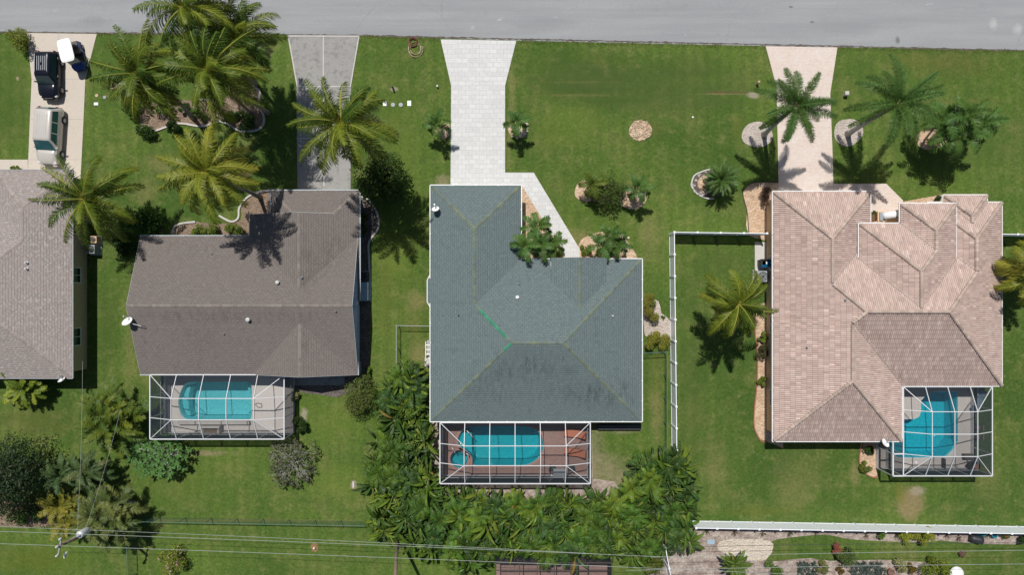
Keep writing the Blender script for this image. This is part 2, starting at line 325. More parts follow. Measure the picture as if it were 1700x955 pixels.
def paver_mat(name, a, b, joint, bw=0.4, bh=0.25, ms=0.018, stain=None, jf=0.8):
    t = NT(name); p = t.pos(); nz = t.n('TexNoise', Scale=1.3, Detail=2.0); t.set(nz.inputs['Vector'], p); va = t.n('VectorMath', operation='MULTIPLY_ADD'); t.set(va.inputs[0], nz.outputs['Color']); va.inputs[1].default_value = (bw*.35, bw*.35, 0); t.set(va.inputs[2], p); p2 = va.outputs[0]
    br = t.n('TexBrick', Scale=1.0); t.set(br.inputs['Vector'], p2)
    br.inputs['Brick Width'].default_value = bw; br.inputs['Row Height'].default_value = bh; br.inputs['Mortar Size'].default_value = ms
    t.set(br.inputs['Color1'], a); t.set(br.inputs['Color2'], b); t.set(br.inputs['Mortar'], joint); br.inputs['Bias'].default_value = 0.0
    br2 = t.n('TexBrick', Scale=1.0); t.set(br2.inputs['Vector'], p2); br2.offset = 0.37; br2.squash = 0.6; br2.squash_frequency = 3
    br2.inputs['Brick Width'].default_value = bw*1.9; br2.inputs['Row Height'].default_value = bh*1.5; br2.inputs['Mortar Size'].default_value = ms
    n1 = t.noise(p, 0.8, 6, 0.7); n2 = t.noise(p, 6, 4, 0.7)
    c = t.mix(t.math('MULTIPLY', br2.outputs['Fac'], t.math('MULTIPLY', t.ramp(n1, 0.35, 0.6), jf)), br.outputs['Color'], joint)
    if stain: c = t.mix(t.math('MULTIPLY', t.ramp(n1, 0.45, 0.75), 0.6), c, stain)
    c = t.mix(1.0, c, t.mix(n2, (0.86,)*3, (1.14,)*3), 'MULTIPLY'); t.base(c, 0.85, 0.2); t.bump(br.outputs['Fac'], -0.3, 0.01); return t.mat
def gravel_mat(name, a, b, c3, sc=7.0, spots=None):
    t = NT(name); p = t.pos(); vo = t.n('TexVoronoi', Scale=sc); t.set(vo.inputs['Vector'], p); n1 = t.noise(p, 1.2, 5, 0.7); n2 = t.noise(p, 9, 4, 0.8)
    sep = t.n('SeparateColor'); t.set(sep.inputs[0], vo.outputs['Color'])
    c = t.mix(sep.outputs[0], a, b); c = t.mix(t.math('MULTIPLY', t.ramp(n1, 0.45, 0.65), 0.7), c, c3); c = t.mix(1.0, c, t.mix(n2, (0.65,)*3, (1.35,)*3), 'MULTIPLY')
    t.base(c, 0.95, 0.1); t.bump(t.math('ADD', vo.outputs['Distance'], n2), 1.0, 0.10); return t.mat
def shingle_mat(name, a, b, c3, c4, row=0.2, stains=()):
    t = NT(name); uv = t.uv(); p = t.pos(); br = t.n('TexBrick', Scale=1.0); t.set(br.inputs['Vector'], uv); br.offset = 0.5
    br.inputs['Brick Width'].default_value = 0.34; br.inputs['Row Height'].default_value = row; br.inputs['Mortar Size'].default_value = 0.014; br.inputs['Mortar Smooth'].default_value = 0.3
    t.set(br.inputs['Color1'], a); t.set(br.inputs['Color2'], b); t.set(br.inputs['Mortar'], tuple(x*0.5 for x in a)); br.inputs['Bias'].default_value = -0.1
    n1 = t.noise(p, 0.35, 5, 0.65); n2 = t.noise(p, 12, 4, 0.8)
    wn = t.n('TexNoise', Scale=3.2, Detail=2.0); t.set(wn.inputs['Vector'], t.scale(uv, (1, 2.0, 1)))
    c = t.mix(t.math('MULTIPLY', t.ramp(wn.outputs['Fac'], 0.5, 0.7), 0.75), br.outputs['Color'], c3)
    c = t.mix(t.math('MULTIPLY', t.ramp(n1, 0.4, 0.7), 0.5), c, c4); c = t.mix(1.0, c, t.mix(n2, (0.72,)*3, (1.28,)*3), 'MULTIPLY')
    st = t.noise(t.scale(uv, (2.2, 0.5, 1)), 1.0, 5, 0.75); c = t.mix(t.math('MULTIPLY', t.ramp(st, 0.56, 0.72), 0.38), c, tuple(x*0.45 for x in c4))
    sp = t.n('SeparateXYZ'); t.set(sp.inputs[0], p); sk = t.noise(t.scale(p, (4.0, 0.9, 1)), 1.0, 5, 0.8); wb = t.noise(p, 0.7, 3)
    for (px, py, z, rx, ry, s_) in stains:
        q = G(px, py, z); dx = t.math('MULTIPLY', t.math('ADD', sp.outputs[0], -q.x), S/rx); dy = t.math('MULTIPLY', t.math('ADD', sp.outputs[1], -q.y), S/ry)
        d = t.math('ADD', t.math('SQRT', t.math('ADD', t.math('MULTIPLY', dx, dx), t.math('MULTIPLY', dy, dy))), t.math('MULTIPLY', t.math('ADD', wb, -0.5), 1.2))
        c = t.mix(t.math('MULTIPLY', t.math('MULTIPLY', t.ramp(d, 1.1, 0.3), t.ramp(sk, 0.44, 0.66)), s_), c, tuple(x*0.42 for x in a))
    t.base(c, 0.95, 0.12)
    sv = t.n('SeparateXYZ'); t.set(sv.inputs[0], uv); saw = t.math('FRACT', t.math('DIVIDE', sv.outputs[1], row))
    t.bump(t.math('ADD', t.math('MULTIPLY', saw, -1.0), t.math('MULTIPLY', n2, 0.7)), 0.65, 0.035); return t.mat
def screen_mat():
    t = NT('insect_screen'); lw = t.n('LayerWeight', Blend=0.35); tr = t.n('BsdfTransparent'); t.base((0.024, 0.034, 0.045), 0.7, 0.3); mx = t.n('MixShader')
    t.set(mx.inputs[0], t.n('MapRange').outputs['Result']); mr = mx.inputs[0].links[0].from_node; t.set(mr.inputs['Value'], lw.outputs['Facing'])
    mr.inputs['From Min'].default_value = 0.0; mr.inputs['From Max'].default_value = 0.7; mr.inputs['To Min'].default_value = 0.13; mr.inputs['To Max'].default_value = 0.9
    t.t.links.new(tr.outputs[0], mx.inputs[1]); t.t.links.new(t.b.outputs[0], mx.inputs[2]); t.t.links.new(mx.outputs[0], t.out.inputs[0]); return t.mat
def chain_mat():
    t = NT('chain_link'); tr = t.n('BsdfTransparent'); t.base((0.10, 0.17, 0.14), 0.6, 0.4); mx = t.n('MixShader'); mx.inputs[0].default_value = 0.22
    t.t.links.new(tr.outputs[0], mx.inputs[1]); t.t.links.new(t.b.outputs[0], mx.inputs[2]); t.t.links.new(mx.outputs[0], t.out.inputs[0]); return t.mat
def water_mat(tint):
    t = NT('pool_water'); tr = t.n('BsdfTransparent'); t.set(tr.inputs['Color'], tint); gl = t.n('BsdfGlossy', Roughness=0.03); fr = t.n('Fresnel', IOR=1.33); mx = t.n('MixShader')
    n = t.noise(t.pos(), 5.0, 3, 0.6); bp = t.n('Bump', Strength=0.8, Distance=0.12); t.set(bp.inputs['Height'], n)
    t.t.links.new(bp.outputs[0], gl.inputs['Normal']); t.t.links.new(bp.outputs[0], fr.inputs['Normal'])
    t.t.links.new(fr.outputs[0], mx.inputs[0]); t.t.links.new(tr.outputs[0], mx.inputs[1]); t.t.links.new(gl.outputs[0], mx.inputs[2]); t.t.links.new(mx.outputs[0], t.out.inputs[0]); return t.mat
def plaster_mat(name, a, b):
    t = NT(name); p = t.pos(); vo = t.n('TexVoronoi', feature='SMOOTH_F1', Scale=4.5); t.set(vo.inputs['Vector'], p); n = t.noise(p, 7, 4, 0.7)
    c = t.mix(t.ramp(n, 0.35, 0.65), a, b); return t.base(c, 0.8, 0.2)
M['grass'] = grass_mat(); M['asphalt'] = asphalt_mat()
M['drive_tan'] = slab_mat('tan_concrete', (0.50, 0.445, 0.38), (0.56, 0.50, 0.43), (0.44, 0.39, 0.33), 0.3)
M['drive_grey'] = slab_mat('stained_concrete', (0.255, 0.247, 0.235), (0.34, 0.33, 0.315), (0.13, 0.127, 0.12), 0.7, 0.6)
M['drive_white'] = paver_mat('white_stamped_paving', (0.625, 0.62, 0.605), (0.55, 0.545, 0.535), (0.45, 0.445, 0.44), 0.62, 0.41, 0.018, (0.53, 0.53, 0.52), 0.8)
M['drive_pink'] = paver_mat('pink_paving', (0.64, 0.55, 0.49), (0.60, 0.50, 0.44), (0.50, 0.39, 0.32), 0.24, 0.13, 0.008, (0.68, 0.64, 0.61), 0.35)
M['deck_brick'] = paver_mat('brick_deck', (0.32, 0.20, 0.17), (0.25, 0.16, 0.14), (0.19, 0.13, 0.11), 0.22, 0.11, 0.01, (0.30, 0.21, 0.18), 0.1)
M['deck_grey'] = slab_mat('cool_deck', (0.46, 0.42, 0.39), (0.52, 0.48, 0.45), (0.42, 0.37, 0.34), 0.4, 0.8)
M['deck_white'] = slab_mat('pale_deck', (0.52, 0.48, 0.45), (0.58, 0.54, 0.51), (0.46, 0.42, 0.40), 0.3, 0.8)
M['mulch'] = gravel_mat('mulch', (0.24, 0.17, 0.12), (0.34, 0.26, 0.19), (0.17, 0.12, 0.09))
M['redmulch'] = gravel_mat('red_mulch', (0.20, 0.07, 0.05), (0.28, 0.12, 0.08), (0.14, 0.05, 0.04))
M['tangravel'] = gravel_mat('tan_gravel', (0.58, 0.40, 0.26), (0.68, 0.52, 0.38), (0.46, 0.31, 0.20), 5.0)
M['greygravel'] = gravel_mat('shell_gravel', (0.52, 0.45, 0.39), (0.62, 0.55, 0.49), (0.45, 0.38, 0.32), 8.0)
M['sand'] = gravel_mat('garden_soil', (0.33, 0.26, 0.22), (0.50, 0.43, 0.37), (0.22, 0.16, 0.14), 3.5)
M['palesand'] = gravel_mat('pale_sand', (0.62, 0.54, 0.44), (0.68, 0.60, 0.50), (0.54, 0.46, 0.37), 6.0)
M['darkbed'] = gravel_mat('dark_soil', (0.13, 0.11, 0.10), (0.20, 0.17, 0.15), (0.09, 0.08, 0.07), 6.0)
M['sh_A'] = shingle_mat('pinkish_grey_shingles', (0.315, 0.268, 0.245), (0.27, 0.24, 0.225), (0.42, 0.405, 0.39), (0.295, 0.25, 0.23), 0.2)
M['sh_B'] = shingle_mat('brown_grey_shingles', (0.182, 0.158, 0.144), (0.162, 0.141, 0.129), (0.208, 0.184, 0.168), (0.170, 0.147, 0.134), 0.2, [(380, 525, 4.4, 190, 14, .55), (510, 450, 4.0, 18, 60, .5), (505, 565, 3.9, 10, 45, .5), (545, 420, 3.2, 40, 40, .4), (330, 560, 3.9, 60, 30, .35)])
M['sh_C'] = shingle_mat('grey_green_shingles', (0.14, 0.178, 0.178), (0.122, 0.158, 0.162), (0.165, 0.205, 0.20), (0.125, 0.16, 0.165), 0.2, [(880, 605, 4.6, 75, 30, .75), (1000, 655, 3.6, 70, 32, .8), (815, 640, 3.6, 60, 35, .55), (930, 640, 3.8, 60, 40, .4), (1045, 640, 3.3, 14, 12, .5)])
M['screen'] = screen_mat(); M['chain'] = chain_mat()
M['water'] = water_mat((0.27, 0.78, 0.82)); M['water_B'] = water_mat((0.36, 0.69, 0.73))
M['pl_B'] = plaster_mat('pale_pool_plaster', (0.55, 0.76, 0.77), (0.66, 0.85, 0.86))
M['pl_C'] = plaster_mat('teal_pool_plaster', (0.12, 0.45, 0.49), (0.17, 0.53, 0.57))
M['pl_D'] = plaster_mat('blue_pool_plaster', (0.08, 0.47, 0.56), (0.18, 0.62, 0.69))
# ------------------------------------------------------------------ pools first: their outlines cut the ground and the decks
def zpts(pts, ox, oy, sc): return [(ox+x/sc, oy+y/sc) for x, y in pts]
POOL_B = smoothloop(zpts([(420, 420), (440, 330), (475, 255), (530, 222), (600, 215), (800, 215), (1120, 215), (1172, 225), (1184, 270), (1184, 400), (1184, 560), (1170, 604), (1120, 614), (800, 614), (560, 614), (470, 595), (430, 510)], 230, 600, 6.296), 3)
POOL_C = smoothloop(zpts([(318, 170), (292, 262), (345, 335), (408, 372), (436, 430), (452, 487), (600, 490), (880, 488), (985, 475), (1062, 430), (1112, 365), (1124, 285), (1112, 200), (1060, 145), (980, 112), (850, 103), (600, 103), (400, 106)], 710, 690, 5.862), 3)
SPA_C = zpts([(305+86*math.cos(t*math.pi/14), 425+86*math.sin(t*math.pi/14)) for t in range(28)], 710, 690, 5.862)
POOL_D = zpts([(852, 105), (852, 300), (852, 520), (800, 600), (750, 648), (640, 654), (480, 654), (350, 652), (285, 600), (275, 520), (300, 440), (380, 345), (405, 335), (490, 333), (530, 310), (545, 270), (545, 180), (600, 120), (700, 100)], 1420, 630, 5.03)
HOLES = [GP(p) for p in (POOL_B, POOL_C, SPA_C, POOL_D)]
BIG = [(-160, -150), (160, -150), (160, 150), (-160, 150)]
poly_sheet('lawn', [BIG]+HOLES, 0.0, M['grass'], 'structure', 'green mown lawn with dry patches around the houses', 'lawn')
GZ = [0.004]
def sheet(name, pts, mat, label, z=None, holes=(), cat=None, smooth=0, depth=0.0):
    if z is None: GZ[0] += 0.0011; z = 0.004+GZ[0]
    if smooth: pts = smoothloop(pts, smooth)
    return poly_sheet(name, [GP(pts)]+[list(h) for h in holes], z, mat, 'structure', label, cat or name.replace('_', ' '), depth)
sheet('road', [(-900, 40), (0, 53), (300, 56.5), (600, 58.5), (860, 67), (1270, 76), (1700, 83.5), (2600, 100), (2600, -260), (-900, -260)], M['asphalt'], 'light grey asphalt road along the top', 0.012)
rd = random.Random(4)
up_, lo_ = [], []
for i in range(340):
    x = -60+i*5.3; y = 53+min(max(x, 0), 600)*.0092+max(0, min(x-600, 1100))*.0227; up_.append((x, y-rd.uniform(0, 1.8)*rd.random()-.6)); lo_.append((x, y+rd.uniform(.2, 2.2)))
sheet('verge', up_+lo_[::-1], M['darkbed'], 'thin ragged strip of soil along the road edge', 0.018)
# worn grass creeping over the road edge
drA = sheet('driveway', [(44.5, 54.5), (161, 56), (142, 131), (139, 200), (134, 300), (46, 300), (50, 200), (53, 131)], M['drive_tan'], 'tan concrete driveway carrying the parked cars', 0.034, depth=0.06)
sheet('walkway', [(-60, 265), (46.5, 265), (46.5, 286), (-60, 286)], M['drive_tan'], 'short pale walkway beside the tan concrete driveway', 0.030, depth=0.05)
drB = sheet('driveway', [(477, 58), (597, 58.5), (583, 143), (582, 330), (494, 330), (492.5, 143)], M['drive_grey'], 'weathered grey concrete driveway under the leaning palm', 0.034, depth=0.06)
drC = sheet('driveway', [(731.5, 65), (857, 67.5), (838.5, 142), (838.5, 318), (748, 318), (749, 142)], M['drive_white'], 'white stamped stone driveway', 0.034, depth=0.06)
sheet('walkway', [(838.5, 286.5), (886, 286.5), (962, 413), (962, 440), (938, 440), (937, 422), (866, 308), (838.5, 308)], M['drive_white'], 'white stamped stone walkway to the green roofed house', 0.030, depth=0.05)
drD = sheet('driveway', [(1271, 76.5), (1390, 78.5), (1378, 155), (1382.5, 271), (1383.5, 330), (1293, 330), (1289, 144)], M['drive_pink'], 'pale pink paved driveway of the tiled house', 0.034, depth=0.06)
sheet('walkway', [(1383.5, 305), (1471, 305), (1499, 333), (1493, 390), (1440, 390), (1383.5, 335)], M['drive_pink'], 'pale pink paved walkway to the entrance of the tiled house', 0.030, depth=0.05)
def joints(par, name, segs, wd, mat, z=0.041):
    for a, b in segs:
        m = MB(); p, q = G(*a), G(*b); p.z = q.z = z; m.bar(p, q, wd, 0.012); m.build(name, mat, par)
joints(drB, 'joint', [((537, 60), (537, 143)), ((493, 143.5), (583, 143.5)), ((538, 144), (538, 310)), ((493, 230), (582, 230))], 0.09, M['concrete'])
joints(drB, 'border', [((479, 59.5), (493.5, 143)), ((596, 60), (582, 143)), ((479, 59.5), (595.5, 60))], 0.10, M['curb'], 0.040)
joints(drA, 'joint', [((53, 131), (142, 131)), ((51, 198), (139, 198)), ((98, 57), (96, 290)), ((49, 265), (136, 265))], 0.02, M['greymetal'], 0.036)
# beds
def bed(pts, mat, label, name='planting_bed', smooth=3, z=None): return sheet(name, pts, M[mat], label, z, smooth=smooth)
bed([(235, 211), (255, 217), (278, 210), (301, 205), (336, 210), (361, 202), (379, 206), (399, 217), (429, 215), (438, 198), (429, 171), (431, 151), (416, 141), (390, 145), (374, 162), (356, 164), (321, 167), (280, 166), (236, 178)], 'mulch', 'mulched bed under the group of coconut palms')
bed([(285, 388), (291, 376), (310, 371), (325, 368), (360, 372), (400, 365), (399, 345), (411, 328), (450, 316), (470, 320), (470, 400), (290, 400)], 'mulch', 'mulched bed in front of the brown roofed house', smooth=2)
bed([(590, 325), (612, 330), (626, 356), (627, 380), (612, 402), (600, 405), (590, 400)], 'darkbed', 'dark soil bed beside the brown roofed house garage')
sheet('side_strip', [(592, 400), (612, 402), (614, 470), (615, 540), (613, 640), (560, 660), (500, 652), (480, 640), (580, 600)], M['darkbed'], 'bare soil strip along the side of the brown roofed house')
bed([(866, 304), (900, 362), (941, 427), (941, 440), (860, 440), (860, 310)], 'tangravel', 'tan gravel bed between the white walkway and the green roofed house', 'gravel_bed', 0)
bed([(962, 404), (975, 392), (1000, 385), (1030, 390), (1048, 410), (1058, 428), (1055, 438), (962, 440)], 'tangravel', 'tan gravel bed at the front corner of the green roofed house', 'gravel_bed')
bed(circ(971, 318, 17, 18, seed=2), 'tangravel', 'tan gravel ring at the left of the lawn island shrub', 'gravel_bed', 0)
bed(circ(1050, 327, 24, 21, seed=3), 'tangravel', 'tan gravel ring round the small palm on the lawn island', 'gravel_bed', 0)
bed(circ(1008, 322, 30, 17, seed=4), 'mulch', 'mulch under the shrub on the lawn island', 'planting_bed', 0)
bed(circ(735, 216, 13, 15, seed=5), 'tangravel', 'tan gravel ring at the left of the white driveway', 'gravel_bed', 0)
bed(circ(860, 214, 17, 15, seed=6), 'tangravel', 'tan gravel ring at the right of the white driveway', 'gravel_bed', 0)
bed(circ(1063, 216.5, 18.5, 17, seed=7, wob=0.05), 'tangravel', 'empty stone ring alone on the open lawn', 'stone_ring', 0)
bed(circ(1257, 223.5, 25, 22, seed=8, wob=0.05), 'greygravel', 'round shell gravel bed left of the pink driveway', 'gravel_bed', 0)
bed(circ(1408, 219.5, 24, 23, seed=9, wob=0.05), 'greygravel', 'round shell gravel bed right of the pink driveway', 'gravel_bed', 0)
bed(circ(1546, 231, 27, 17, seed=10), 'tangravel', 'tan gravel bed under the palm cluster', 'gravel_bed', 0)
bed([(1147, 308), (1152, 292), (1168, 284), (1190, 282), (1208, 290), (1210, 312), (1192, 326), (1172, 327), (1156, 321)], 'darkbed', 'grey gravel bed under the dense date palm', 'gravel_bed')
bed(circ(1172, 305, 13, 16, seed=13), 'tangravel', 'tan gravel patch inside the grey bed', 'gravel_bed', 0)
bed([(1233, 322), (1240, 309), (1256, 303), (1293, 304), (1293, 330), (1300, 395), (1243, 392), (1240, 352)], 'tangravel', 'tan gravel bed at the corner of the tiled house', 'gravel_bed', 2)
sheet('slab', [(1253, 402), (1274, 402), (1274, 452), (1253, 452)], M['concrete'], 'grey concrete slab under the bins', 0.03, depth=0.05)
bed([(1254, 505), (1300, 500), (1300, 745), (1285, 738), (1262, 730), (1252, 710), (1252, 680), (1256, 640), (1257, 590), (1253, 550)], 'tangravel', 'tan gravel strip down the left wall of the tiled house', 'gravel_bed', 0)
bed([(1432, 722), (1456, 722), (1456, 791), (1448, 792), (1436, 786), (1427, 772), (1427, 745)], 'tangravel', 'tan gravel bed beside the tiled house pool cage', 'gravel_bed', 0)
bed([(1494, 336), (1525, 330), (1566, 323), (1575, 345), (1494, 352)], 'tangravel', 'narrow tan gravel bed before the tiled house front window', 'gravel_bed', 0)
bed([(1070, 500), (1093, 500), (1098, 520), (1112, 532), (1112, 560), (1080, 556), (1070, 556)], 'greygravel', 'grey gravel patch between the green roofed house and the white fence', 'gravel_bed', 2)
bed([(718, 700), (730, 700), (730, 800), (976, 800), (976, 700), (982, 700), (984, 795), (1020, 800), (1040, 830), (712, 840)], 'sand', 'bare sandy strip round the brick deck', 'sand_strip', 0)
bed([(205, 838), (60, 832), (-40, 834), (-40, 872), (120, 874), (205, 862)], 'mulch', 'mulched bed at the lower left corner', 'planting_bed', 2)
bed([(1158, 872), (1300, 874), (1500, 878), (1760, 884), (1760, 902), (1640, 904), (1560, 898), (1530, 901), (1440, 898), (1400, 894), (1370, 888), (1330, 891), (1290, 896), (1276, 905), (1283, 917), (1270, 932), (1300, 931), (1345, 927), (1380, 932), (1540, 934), (1545, 990), (1100, 990), (1100, 905), (1135, 895)], 'sand', 'sandy garden bed behind the long white fence', 'garden_bed', 2)
bed([(1195, 900), (1230, 895), (1279, 899), (1281, 916), (1266, 932), (1230, 930), (1195, 915)], 'palesand', 'pale sand clearing in the back garden', 'sand_clearing', 3)
def edging(px, label, wd=0.16, ht=0.12, mat='curb', closed=False, name='landscape_edging'):
    pts = [G(x, y) for x, y in px]
    if closed: pts = [Vector((x, y, 0)) for x, y in smoothloop([(p.x, p.y) for p in pts], 3)]
    else:
        o = [pts[0]]
        for i in range(len(pts)-1):
            p0, p1, p2, p3 = pts[max(i-1, 0)], pts[i], pts[i+1], pts[min(i+2, len(pts)-1)]
            for k in range(1, 5):
                t = k/4; o.append(0.5*((2*p1)+(p2-p0)*t+(2*p0-5*p1+4*p2-p3)*t*t+(3*p1-p0-3*p2+p3)*t*t*t))
        pts = o
    m = MB(); n = len(pts); L = []; Rr = []
    for i in range(n):
        a = pts[i-1] if (i or closed) else pts[i]; b = pts[(i+1) % n] if (i < n-1 or closed) else pts[i]
        d = (b-a).normalized(); s_ = Vector((-d.y, d.x, 0))*(wd/2); L.append(pts[i]+s_); Rr.append(pts[i]-s_)
    z = Vector((0, 0, ht))
    for i in range(n if closed else n-1):
        j = (i+1) % n
        m.face([L[i]+z, Rr[i]+z, Rr[j]+z, L[j]+z]); m.face([L[i], L[i]+z, L[j]+z, L[j]]); m.face([Rr[i], Rr[j], Rr[j]+z, Rr[i]+z])
    o = m.build(name, M[mat], None, (pts[0].x, pts[0].y, 0)); return tag(o, label, 'edging')
edging([(235, 211), (255, 217.5), (278, 210.5), (301, 205), (336, 210), (361, 202), (379, 206), (399, 217.5), (429, 215.5), (439, 198), (430, 171), (431.5, 151), (416, 141)], 'curving grey concrete edging round the coconut palm bed')
edging([(356, 164), (338, 165.5), (321, 167)], 'short concrete edging at the top of the coconut palm bed')
edging([(285, 388), (291, 376), (303, 371), (325, 368.5)], 'curved concrete edging before the shrubs of the brown roofed house')
edging([(364, 358), (384, 368), (396, 362), (398, 345), (411, 328), (430, 319), (450, 316)], 'concrete edging beside the garage of the brown roofed house')
edging([(600, 327), (615, 335), (627, 356), (628, 380), (613, 402), (613, 430), (615, 480)], 'curved concrete edging under the mango tree')
edging([(1243, 392), (1240, 352), (1233, 322), (1240, 309), (1256, 302.5), (1291, 303)], 'thin dark edging round the gravel at the tiled house corner', 0.06, 0.09, 'bronze')
edging([(1254, 505), (1253, 550), (1257, 590), (1256, 640), (1252, 680), (1252, 710), (1262, 731), (1272, 735)], 'brown edging along the gravel strip left of the tiled house', 0.1, 0.1, 'clay')
edging([(1436, 727), (1427, 752), (1427, 772), (1436, 786), (1448, 792.5), (1457, 792)], 'brown edging round the gravel bed by the pool cage', 0.1, 0.1, 'clay')
edging([(1147, 308), (1152, 292), (1168, 284), (1180, 281)], 'scalloped grey edging above the dense date palm', 0.12, 0.1, 'concrete')
edging([(1147, 308), (1156, 321), (1172, 329), (1185, 330)], 'scalloped grey edging below the dense date palm', 0.12, 0.1, 'concrete')
edging([(70, 832.5), (110, 832), (160, 834), (225, 834)], 'broken pale edging of the lower left bed', 0.2, 0.1, 'curb')
# stones of the ring on the open lawn
def stones(name, label, px, py, r0, r1, n, cols, size=(0.14, 0.3), seed=1):
    rd = random.Random(seed); c = G(px, py); m = MB()
    for i in range(n):
        a = rd.random()*6.283; r = (r0+(r1-r0)*rd.random())/S; s = rd.uniform(*size); col = rd.choice(cols)
        mt = Matrix.Translation((c.x+r*math.cos(a), c.y+r*math.sin(a), s*0.25)) @ Matrix.Rotation(rd.random()*3, 4, 'Z') @ Matrix.Rotation(rd.uniform(-.4, .4), 4, 'X')
        m.lathe([(0.001, -s*.35), (s*.45, -s*.15), (s*.5, s*.1), (s*.28, s*.32), (0.001, s*.36)], n=6, col=col, mat=mt)
    o = m.build(name, M['tint'], None, (c.x, c.y, 0)); return tag(o, label, 'stones', None, 'stuff')
SH = [(0.62, 0.50, 0.38), (0.70, 0.60, 0.48), (0.50, 0.36, 0.25), (0.66, 0.52, 0.36), (0.74, 0.68, 0.6)]
stones('border_stones', 'pale coral stones heaped in a ring on the open lawn', 1063, 216.5, 5, 17.5, 170, [(0.48, 0.37, 0.27), (0.55, 0.45, 0.34), (0.36, 0.26, 0.18), (0.44, 0.33, 0.22)], size=(.12, .22), seed=3)
stones('border_stones', 'pale stones round the small palm right of the white driveway', 860, 214, 4, 17, 80, SH, seed=4)
stones('border_stones', 'grey stones on the bed under the dense date palm', 1166, 306, 12, 20, 34, [(0.42, 0.39, 0.35), (0.30, 0.27, 0.24)], seed=5)
stones('border_stones', 'tan stones round the palms beside the white walkway', 908, 412, 6, 24, 90, SH, seed=6)
stones('border_stones', 'pale stones at the foot of the front corner palms', 1020, 410, 14, 30, 70, SH, seed=7)
# ------------------------------------------------------------------ houses
def clip(poly, a, b, c):
    out = []; n = len(poly)
    for i in range(n):
        p, q = poly[i], poly[(i+1) % n]; dp = a*p[0]+b*p[1]+c; dq = a*q[0]+b*q[1]+c
        if dp >= 0: out.append(p)
        if (dp > 0 and dq < 0) or (dp < 0 and dq > 0):
            t = dp/(dp-dq); out.append((p[0]+(q[0]-p[0])*t, p[1]+(q[1]-p[1])*t))
    return out if len(out) > 2 else []
def area(p): return abs(sum(p[i][0]*p[(i+1) % len(p)][1]-p[(i+1) % len(p)][0]*p[i][1] for i in range(len(p))))/2 if len(p) > 2 else 0
class Wing:
    def __init__(s, x0, ytop, x1, ybot, z0, sl, gables='', over=0.45, plain=False):
        s.plain = plain   # ground pixels from the picture centre, y down
        s.x0, s.x1, s.y1, s.y0 = x0/S, x1/S, -ytop/S, -ybot/S; s.z0, s.sl, s.g, s.over = z0, sl, gables, over
        P = {'L': (sl, 0, z0-sl*s.x0), 'R': (-sl, 0, z0+sl*s.x1), 'T': (0, -sl, z0+sl*s.y1), 'B': (0, sl, z0-sl*s.y0)}
        s.P = [(k, P[k]) for k in 'LRTB' if k not in gables]
        s.rect = [(s.x0, s.y0), (s.x1, s.y0), (s.x1, s.y1), (s.x0, s.y1)]
    def inside(s, x, y, e=0.0): return s.x0-e <= x <= s.x1+e and s.y0-e <= y <= s.y1+e
    def h(s, x, y): return min(a*x+b*y+c for _, (a, b, c) in s.P)
def roof_faces(W):
    out = []
    for i, w in enumerate(W):
        for k, p in w.P:
            poly = w.rect
            for k2, q in w.P:
                if k2 != k: poly = clip(poly, q[0]-p[0], q[1]-p[1], q[2]-p[2])
            if area(poly) < 1e-3: continue
            pieces = [poly]
            for j, v in enumerate(W):
                if j == i: continue
                e = 1e-4 if j < i else -1e-4
                hp = [(q[0]-p[0], q[1]-p[1], q[2]-p[2]+e) for _, q in v.P]+[(1, 0, -v.x0), (-1, 0, v.x1), (0, 1, -v.y0), (0, -1, v.y1)]
                new = []
                for pc in pieces:
                    rest = pc
                    for (a, b, c) in hp:
                        o = clip(rest, -a, -b, -c)
                        if area(o) > 1e-3: new.append(o)
                        rest = clip(rest, a, b, c)
                        if not rest: break
                pieces = new
            out += [(k, p, pc) for pc in pieces]
    return out
def env(W, x, y):
    h = [w.h(x, y) for w in W if w.inside(x, y, 1e-6)]
    return max(h) if h else -1
